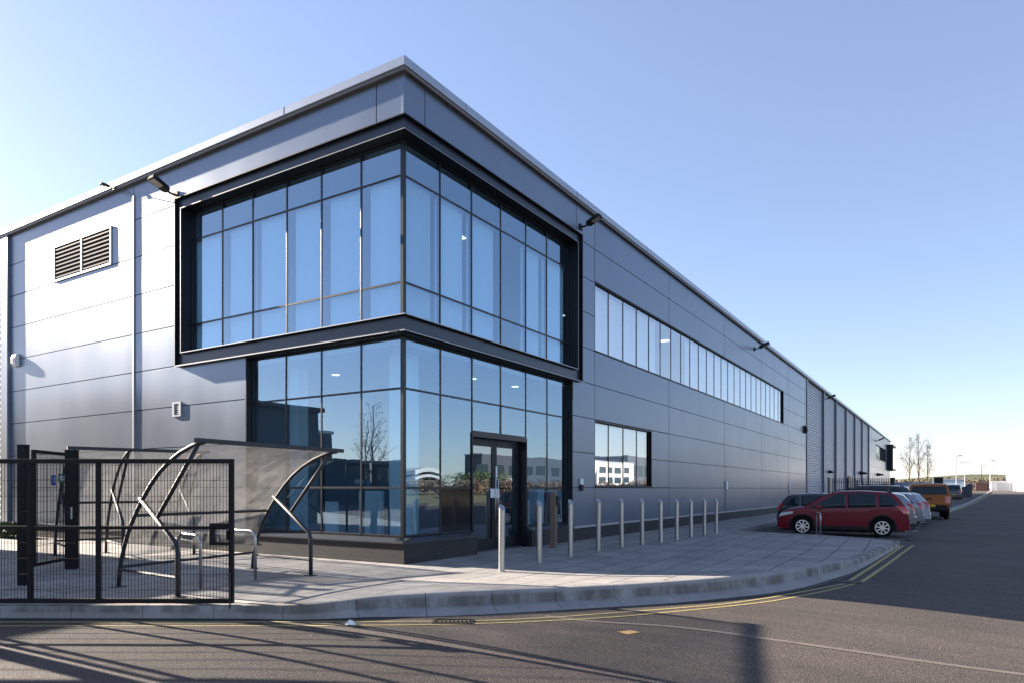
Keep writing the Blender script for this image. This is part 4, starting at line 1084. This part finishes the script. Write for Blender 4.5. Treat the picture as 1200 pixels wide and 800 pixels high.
    # lamps
    for s in (1,-1):
        z0, z1, ln = spec['tail']; m_ = MB(); v = []; N = 5
        for i in range(N+1):
            z = z0+(z1-z0)*i/N; x0 = tailx(z+.01); ww = hw(x0+.05,z)
            v += [(x0-.014, s*(ww-.22), z),(x0-.014, s*(ww-.03), z),(x0+.03, s*(hw(x0+.03,z)+.012), z),(x0+ln*(.5+.5*i/N), s*(hw(x0+ln,z)+.008), z+.02)]
        f = [(i*4+k,i*4+k+1,(i+1)*4+k+1,(i+1)*4+k) for i in range(N) for k in range(3)]
        m = len(v); v += [(x+.03, y-s*.03, z) for x,y,z in v]; f += [tuple(m+q for q in reversed(g)) for g in f]; m_.add(v,f); m_.build('tail_light', M['taill'], t, smooth=True)
        zh = spec['head']; m_ = MB(); v = []; N = 6
        for i in range(N+1):
            x = L/2-.02-(.02+spec.get('hl',.48)*i/N); z_hi = min(zh+.07+.06*i/N, lerp(top,x)-.03); z_lo = zh-.07+.12*i/N
            for z in (z_lo, (z_lo+z_hi)/2, z_hi): v.append((x, s*(hw(x,z)+.01-(.0)), z))
        f = [(i*3+k,i*3+k+1,(i+1)*3+k+1,(i+1)*3+k) for i in range(N) for k in range(2)]
        m = len(v); v += [(x, y-s*.03, z) for x,y,z in v]; f += [tuple(m+q for q in reversed(g)) for g in f]; m_.add(v,f); m_.build('headlight', M['headl'], t, smooth=True)
        if spec.get('rails'):
            a, b = spec['rails']; m_ = MB(); P = []
            for i in range(9):
                x = a+(b-a)*i/8; P.append((x, s*(hw(x,lerp(top,x)-.05)-.05), lerp(top,x)+(.045 if 0<i<8 else -.005)))
            m_.tube(P, .016, 6); m_.build('roof_rail', M['trim'], t)
    # bumpers, plates
    for e, nm in ((-1,'rear_bumper'),(1,'front_bumper')):
        m_ = MB(); v = []; N = 8
        for i in range(N+1):
            g_ = -1+2*i/N; w = hw(e*L/2, .4); x = e*(L/2+.045-.06*abs(g_)**4)
            for z in (gc+.03, gc+.12, gc+.28, gc+.32): v.append((x+(0 if z < gc+.3 else -e*.03), g_*(w-.0), z))
        f = [(i*4+k,i*4+k+1,(i+1)*4+k+1,(i+1)*4+k) for i in range(N) for k in range(3)]
        m = len(v); v += [(x-e*.12,y,z) for x,y,z in v]; f += [tuple(m+q for q in reversed(g)) for g in f]
        f += [(i*4+3,(i+1)*4+3,m+(i+1)*4+3,m+i*4+3) for i in range(N)]; m_.add(v,f); m_.build(nm, M['trim'] if spec.get('blackbump') else M[paint], t, smooth='auto')
        m_ = MB(); zc = spec.get('pz', .62) if e < 0 else gc+.2; xx = e*(L/2+.058) if e > 0 or zc < gc+.34 else tailx(zc)-.02
        m_.box(xx-.006,xx+.006,-.26,.26,zc-.055,zc+.055); m_.build('number_plate', M['plate_y'] if e < 0 else M['plate_w'], t)
        k_ = MB()
        for q in range(7):
            if q == 4: continue
            y_ = -.21+q*.068; k_.box(xx+e*.006,xx+e*.009,y_,y_+.012,zc-.03,zc+.03); k_.box(xx+e*.006,xx+e*.009,y_+.012,y_+.04,zc+(.018 if q%2 else -.03),zc+(.03 if q%2 else -.018))
        k_.build('plate_characters', M['trim'], t)
    return t
SX = dict(L=4.15,W=1.76,H=1.58,wb=2.5,wr=.325,xf=1.24,
    top=[(-2.075,.62),(-2.06,.78),(-2.03,.96),(-1.93,1.12),(-1.74,1.38),(-1.62,1.49),(-1.4,1.54),(-.6,1.585),(0,1.57),(.35,1.50),(.62,1.38),(1.18,1.04),(1.25,1.01),(1.7,.93),(1.98,.80),(2.05,.66),(2.075,.5)],
    belt=[(-2.075,.98),(-1.6,1.02),(0,.96),(1.2,.93),(2.075,.75)], win=[(-1.78,-1.18,1.3,0),(-1.08,-.22,0,0),(-.14,.98,0,.56)],
    handles=[-.95,.05], seams=[-.18,.92,-1.13], mirror=.72, ws=(.42,1.20), rw=(0,1.08,1.44,0), tail=(.80,1.06,.34), head=.72, rails=(-1.55,.3), blackbump=False)
HB = dict(L=3.95,W=1.70,H=1.47,wb=2.47,wr=.30,xf=1.18,
    top=[(-1.975,.55),(-1.96,.80),(-1.9,.98),(-1.72,1.22),(-1.55,1.39),(-1.3,1.45),(-.5,1.48),(0,1.46),(.35,1.38),(1.15,.98),(1.22,.95),(1.7,.83),(1.92,.68),(1.975,.5)],
    belt=[(-1.975,.92),(-1.5,.96),(0,.90),(1.2,.86),(1.975,.66)], win=[(-1.6,-1.12,1.2,0),(-1.04,-.22,0,0),(-.14,.95,0,.5)],
    handles=[-.95,.05], seams=[-.18,.88], mirror=.68, ws=(.42,1.16), rw=(0,1.0,1.36,0), tail=(.75,1.05,.18), head=.66, blackarch=False)
SU = dict(L=4.75,W=1.90,H=1.84,wb=2.8,wr=.37,xf=1.4,
    top=[(-2.375,.7),(-2.36,1.05),(-2.3,1.25),(-2.15,1.6),(-2.0,1.74),(-1.6,1.80),(-.6,1.84),(.2,1.81),(.5,1.72),(1.15,1.22),(1.3,1.17),(2.1,1.08),(2.33,.9),(2.375,.6)],
    belt=[(-2.375,1.12),(0,1.12),(1.2,1.10),(2.375,.9)], win=[(-2.1,-1.3,1.4,0),(-1.2,-.3,0,0),(-.22,1.0,0,.7)],
    handles=[-1.1,0], seams=[-.26,.95], mirror=.75, ws=(.55,1.22), rw=(0,1.2,1.66,0), tail=(.85,1.2,.15), head=.85, rails=(-1.9,.3))
PK = dict(L=5.35,W=1.85,H=1.82,wb=3.2,wr=.38,xf=1.75,plan=.04,tumble=.2,
    top=[(-2.675,.9),(-2.66,1.16),(-2.64,1.22),(-2.52,1.66),(-2.42,1.76),(-2.2,1.80),(-.7,1.82),(-.6,1.78),(.4,1.80),(.75,1.68),(1.2,1.24),(1.4,1.18),(2.4,1.08),(2.62,.92),(2.675,.6)],
    belt=[(-2.675,1.2),(0,1.18),(1.4,1.12),(2.675,.95)], win=[(-2.4,-.85,2.5,0),(-.5,.1,0,0),(.2,1.1,0,.9)],
    handles=[-.3,.5], seams=[-.65,.15], mirror=.95, ws=(.72,1.28), rw=(0,1.26,1.66,0), tail=(.82,1.16,.10), head=.9, gc=.42, blackbump=True, spokes=6, pz=.70)
cg = 'cars in the bays beside the building'
car('red_hatchback', 'dark red tall hatchback with silver eight spoke wheels, nearest in the bays', 'red', SX, (5.84,16.82,-.15), R(186), cg)
car('dark_hatchback', 'dark hatchback reversed into the bay behind the red car, roof below its bonnet line', 'darkgreen', HB, (5.15,19.75,-.15), R(2), cg)
car('silver_hatchback', 'silver hatchback parked directly beyond the red car', 'silver', HB, (5.95,22.2,-.15), R(181), cg)
car('silver_hatchback', 'second silver hatchback, between the nearer silver car and the white car', 'silver', HB, (6.15,24.75,-.15), R(183), cg)
car('white_hatchback', 'pale white hatchback parked nearest the orange pickup', 'carwhite', dict(HB, H=1.5), (6.35,27.4,-.15), R(181), cg)
car('black_estate', 'tall black estate whose long roof shows above the red car', 'carblack', SU, (5.25,29.95,-.15), R(180), cg)
pk = car('pickup_truck', 'orange pickup with canopy and yellow number plate, seen from behind', 'orange', PK, (7.95,35.7,-.15), R(94), None, 'pickup')
pk.scale = (1.07,)*3
mb = MB(); mb.box(-2.70,-2.685,-.12,.12,1.02,1.08); mb.build('tailgate_handle', M['trim'], pk)
mb = MB(); mb.box(-2.83,-2.72,-.85,.85,.48,.58); mb.build('step_bumper', M['trim'], pk, bevel=.02)
car('dark_offroader', 'small dark off-road car parked far beyond the orange pickup', 'carblack', SU, (9.2,88,gz(88)), R(92), 'distant cars', 'car')

# ============================================================ FAR THINGS
def building(name, label, x0,x1,y0,y1,z0,h, m, bands=(), roofm=None, wins=()):
    t = thing(name, label, 'building', ((x0+x1)/2,(y0+y1)/2,z0)); cx_, cy_ = (x0+x1)/2,(y0+y1)/2
    a,b,c,d = x0-cx_,x1-cx_,y0-cy_,y1-cy_
    mb = MB(); mb.box(a,b,c,d,0,h); mb.build('wall', m, t)
    mb = MB(); mb.box(a-.2,b+.2,c-.2,d+.2,h,h+.35); mb.build('parapet', roofm or M['coping'], t)
    for wx0,wx1,wz0,wz1,face in wins:
        mb = MB()
        if face == 'E': mb.box(b,b+.06,wx0-cy_,wx1-cy_,wz0,wz1)
        elif face == 'W': mb.box(a-.06,a,wx0-cy_,wx1-cy_,wz0,wz1)
        else: mb.box(wx0-cx_,wx1-cx_,c-.06,c,wz0,wz1)
        mb.build('window', M['carglass'], t)
    return t
building('white_warehouse', 'large sunlit white warehouse at the right edge beyond the road', 22.4,46,150,232,.9,8.2, M['bwhite'])
# buildings across the road and behind the camera, mirrored in the glazing
building('grey_warehouse', 'dark grey warehouse to the west, mirrored in the glazed corner', -95,-53.5,-48,-22,-.2,8.2, M['bgrey'], wins=[(-44,-36,1,4,'E')])
building('low_unit', 'low dark unit mirrored in the corner glazing', -52,-30,-60,-45,-.2,4.4, M['bgrey'])
building('office_block', 'dark grey office block mirrored in the entrance glazing', 110,116,163,236,.9,11.0, M['bgrey'], wins=[(160+i*9,166+i*9,5,8,'W') for i in range(8)])
building('white_unit', 'low white unit mirrored in the entrance door', 100,108,150,168,.9,3.9, M['bpale'])
building('pale_office', 'pale office block mirrored in the low window', 108,130,238,275,.9,11.5, M['bpale'], wins=[(240+i*8,246+i*8,3+k*4,5.4+k*4,'W') for i in range(4) for k in range(2)])
building('brown_office', 'mid grey office mirrored in the low window', 112,130,278,330,.9,15, M['bgrey'], wins=[(280+i*9,287+i*9,6,11,'W') for i in range(5)])
t = thing('arched_pavilion', 'low white building with curved roof bands mirrored in the corner glazing', 'building', (110,134,.9))
mb = MB(); mb.box(-3,3,-7,5,0,2.6); mb.build('wall', M['bgrey'], t)
for z0, th in ((2.7,.7),(4.1,1.1)):
    mb = MB(); vs = [(x,-7+12*k/12, z0+.9*math.sin(math.pi*k/12)+dz) for k in range(13) for x, dz in ((-4,0),(4,0),(4,th),(-4,th))]
    mb.add(vs, [(k*4+a,k*4+(a+1)%4,(k+1)*4+(a+1)%4,(k+1)*4+a) for k in range(12) for a in range(4)]+[(0,1,2,3),(51,50,49,48)]); mb.build('curved_roof', M['bpale'], t)
# scrub belt across the road
def scrub(name, x0,x1,y0,y1,z,hmin,hmax,n,s,m):
    mb = MB(); clumps = [(random.uniform(x0,x1),random.uniform(y0,y1),random.uniform(hmin,hmax)) for _ in range(n//110)]
    for cx_,cy_,h in clumps:
        for _ in range(110):
            a = Vector((random.gauss(0,1),random.gauss(0,1),random.gauss(0,1))).normalized(); c = Vector((cx_,cy_,z+h*.45))+Vector((a.x*h*.7,a.y*h*.7,a.z*h*.5))*random.random()**.4
            u = Vector((random.gauss(0,1),random.gauss(0,1),random.gauss(0,1))).normalized()*s; w = u.orthogonal().normalized()*s*.5
            mb.add([c-u,c+w,c+u,c-w],[(0,1,2,3)])
    return struct(mb.build(name, m), 'stuff')
scrub('scrub_belt', 62,72,20,330,.6,1.6,3.4,30000,.35,M['scrub'])
scrub('distant_scrub', -30,120,262,300,.9,2.5,5.0,30000,.45,M['scrub'])
scrub('evergreen_belt', 96,104,139,156,.8,4.5,6.5,5000,.4,M['leaf'])
# unseen block added west of the gate to shade the gate area
t = thing('shade_block', 'square dark grey block added outside the left edge to shade the gates', 'building', (-18,-7,-.05))
mb = MB(); mb.box(-3.5,3.5,-3.6,3.4,0,4.9); mb.build('wall', M['bgrey'], t)
mb = MB(); mb.box(-3.7,3.7,-3.8,3.6,4.9,5.08); mb.build('roof', M['bgrey'], t)
mb = MB(); mb.box(3.5,3.56,-1,1,0,2.6); mb.build('door', M['frame'], t)
# bare trees
def tree(label, x, y, z, h, spread, seed, leaves=0, group=None, depth=4, r0=.011):
    rnd = random.Random(seed); t = thing('bare_tree', label, 'tree', (x,y,z), 0, group)
    tk = MB(); cr = MB(); tips = []
    pts = [(rnd.uniform(-.05,.05)*k*.4, rnd.uniform(-.05,.05)*k*.4, h*k/8) for k in range(9)]
    tk.tube(pts, [h*r0*(1-k/9.5)+.008 for k in range(9)], 7); tk.build('trunk', M['bark'], t, smooth=True)
    def br(p, d, L, r, dep):
        q = p; P = [p]
        for k in range(3): d = (d+Vector((rnd.gauss(0,.12),rnd.gauss(0,.12),.10))).normalized(); q = q+d*L/3; P.append(q)
        cr.tube(P, [r,r*.8,r*.6,r*.45], 4, cap=False); tips.append(q)
        if dep > 0:
            for k in range(3):
                f = P[rnd.choice((1,2,3))]; nd = (d+Vector((rnd.gauss(0,.5),rnd.gauss(0,.5),rnd.gauss(.1,.35)))).normalized(); br(f, nd, L*.62, r*.55, dep-1)
    for k in range(16):
        f = .22+.74*k/16; zz = h*f; an = rnd.uniform(0,6.28); br(Vector((0,0,zz)), Vector((math.cos(an)*spread,math.sin(an)*spread,1.0)).normalized(), h*.26*(1.1-f*.8), h*.0055*(1.15-f), depth-2)
    for p in tips:
        for _ in range(leaves):
            c = p+Vector((rnd.gauss(0,.18),rnd.gauss(0,.18),rnd.gauss(0,.18))); u = Vector((rnd.gauss(0,1),rnd.gauss(0,1),rnd.gauss(0,1))).normalized()*.06; w = u.orthogonal().normalized()*.04; cr.add([c-u,c+w,c+u,c-w],[(0,1,2,3)])
    cr.build('crown', M['bark'], t); return t
tree('leftmost of the three thin bare trees beyond the parked cars', 1.6,160,.85,11.0,.5,3,6,'thin bare trees beyond the parked cars')
tree('middle one of the three thin bare trees, the tallest', 3.3,160,.85,11.8,.45,4,6,'thin bare trees beyond the parked cars')
tree('rightmost and smallest of the three thin bare trees', 4.9,160,.85,10.0,.42,5,5,'thin bare trees beyond the parked cars')
for i,(x,y,h) in enumerate(((-33,-33,7.5),(-30.5,-31,8.5),(-28,-34,8.2),(-25.5,-32,9),(-23,-33,8.6),(-20.5,-31,8.4))):
    tree(['first','second','third','fourth','fifth','sixth'][i]+' bare tree from the left in the row mirrored in the corner glass', x,y,-.2,h,.9,20+i,1,'bare trees mirrored in the glazing')
# lamp columns
def lamp(label, x, y, h, m, double=False):
    z = gz(y); t = thing('street_lamp', label, 'street lamp', (x,y,z), 0, 'street lamps beyond the parking bays')
    mb = MB(); mb.tube([(0,0,0),(0,0,1.2),(0,0,1.25),(0,0,h)], [.13,.12,.08,.06], 8); mb.build('pole', m, t, smooth=True)
    for s in ((-1,1) if double else (1,)):
        mb = MB(); mb.tube([(0,0,h-.05),(s*.3,0,h+.02)], .04, 6)
        mb.prism([(s*.3 if s>0 else -1.0,h-.06),(s*1.0 if s>0 else -.3,h-.04),(s*.95 if s>0 else -.35,h+.09),(s*.35 if s>0 else -.95,h+.1)], 'y', -.16,.16); mb.build('lamp_head', M['trim'] if not double else m, t)
    return t
lamp('pale lamp column with dark head, nearest of the street lamps', 9.95,150,7.1,M['pipe'])
lamp('pale lamp column with a double head', 11.6,170,6.3,M['pipe'],True)
lamp('thin dark lamp column right of the double headed one', 16.1,220,7.0,M['frame'])
lamp('pale lamp column farthest to the right', 17.3,200,7.6,M['pipe'])
# palisade fence by the building end
def palisade(label, a, b, h, z, m, step=.16):
    d = Vector((b[0]-a[0],b[1]-a[1],0)); L = d.length; t = thing('palisade_fence', label, 'fence', (a[0],a[1],z), math.atan2(d.y,d.x))
    mb = MB(); x = 0
    while x < L: mb.prism([(x-.03,0),(x+.03,0),(x+.03,h-.08),(x,h),(x-.03,h-.08)], 'y', -.006,.006); x += step
    mb.build('pales', m, t)
    mb = MB(); mb.box(0,L,.01,.04,.3,.35); mb.box(0,L,.01,.04,h-.4,h-.35); mb.build('rail', m, t); return t
palisade('grey palisade fence crossing in front of the building end', (.2,57.2), (4.6,59.9), 2.55, gz(58), M['galv'])
palisade('long grey palisade fence far beyond the lamp columns', (6,185), (36,192), 2.2, .93, M['pipe'], .3)
def kiosk(label, x, y, w, d, h, m, name='feeder_kiosk', cat='cabinet', rib=False, grp=None):
    t = thing(name, label, cat, (x,y,gz(y)), 0, grp)
    mb = MB(); mb.box(-w/2,w/2,-d/2,d/2,0,h)
    if rib:
        k = -w/2+.15
        while k < w/2: mb.box(k,k+.12,-d/2-.05,-d/2,.15,h-.15); k += .3
    mb.build('body', m, t); mb = MB(); mb.box(-w/2-.06,w/2+.06,-d/2-.08,d/2+.06,h,h+.1); mb.build('lid', m if rib else M['trim'], t)
    mb = MB(); mb.box(-.02,.02,-d/2-.02,-d/2,.1,h-.1) if not rib else mb.box(w/2-.3,w/2-.26,-d/2-.07,-d/2-.05,.3,h-.3); mb.build('door_seam', M['trim'], t); return t
kiosk('dark cabinet by the end of the building', -.3,135,1.45,1.2,2.8,M['frame'], grp=None)
kiosk('dark cabinet rising behind the orange pickup', 7.3,130,1.35,1.2,2.8,M['frame'])
kiosk('long pale blue ribbed container behind the parked cars', 3.6,126,5.4,2.4,1.95,M['bblue'],'container','container',True)
kiosk('dull red container beside the far road', 15.2,185,2.6,2.2,1.9,M['redcont'],'container','container',True)
kiosk('blue cabinet near the far fence', 22.2,230,1.5,1.2,2.8,M['signblue'])
kiosk('white box trailer near the far fence', 20.6,226,4.2,2.2,2.6,M['bwhite'],'trailer','trailer',True)
kiosk('pale grey site cabin standing left of the white warehouse', 20.2,200,3.4,2.5,2.0,M['pipe'],'site_cabin','cabin',True)
building('distant_shed', 'low pale shed on the skyline left of the white warehouse', 24,34,250,262,.9,4.2, M['bpale'])
building('distant_unit', 'low blue grey unit on the skyline behind the double headed lamp', 4,13,255,268,.9,3.4, M['bblue'])
lamp('tiny distant lamp column left of the three bare trees', -2.0, 190, 8.2, M['pipe'])
lamp('short distant lamp column near the right edge', 19.0, 245, 6.5, M['pipe'])
# brick wall with a dark ramped end by the far pavement
t = thing('brick_wall', 'low brick wall beyond the pickup ending in a dark ramped block', 'wall', (0,0,0))
mb = MB(); 
for a,b in (((8.9,84),(9.9,104)),((9.9,104),(10.7,118))):
    za, zb_ = gz(a[1]), gz(b[1]); mb.add([(a[0],a[1],za-.3),(a[0]+.25,a[1],za-.3),(a[0]+.25,a[1],za+.75),(a[0],a[1],za+.75),(b[0],b[1],zb_-.3),(b[0]+.25,b[1],zb_-.3),(b[0]+.25,b[1],zb_+.85),(b[0],b[1],zb_+.85)],
       [(0,1,2,3),(7,6,5,4),(0,4,5,1),(1,5,6,2),(2,6,7,3),(3,7,4,0)])
mb.build('brickwork', M['redbrick'], t)
mb = MB(); z = gz(110); mb.prism([(9.0,z-.1),(11.45,z-.1),(11.45,z+1.75),(11.2,z+1.75),(10.3,z+1.25),(9.6,z+.95),(9.0,z+.8)], 'y', 98.5, 100); mb.build('ramp_block', M['bgrey'], t)
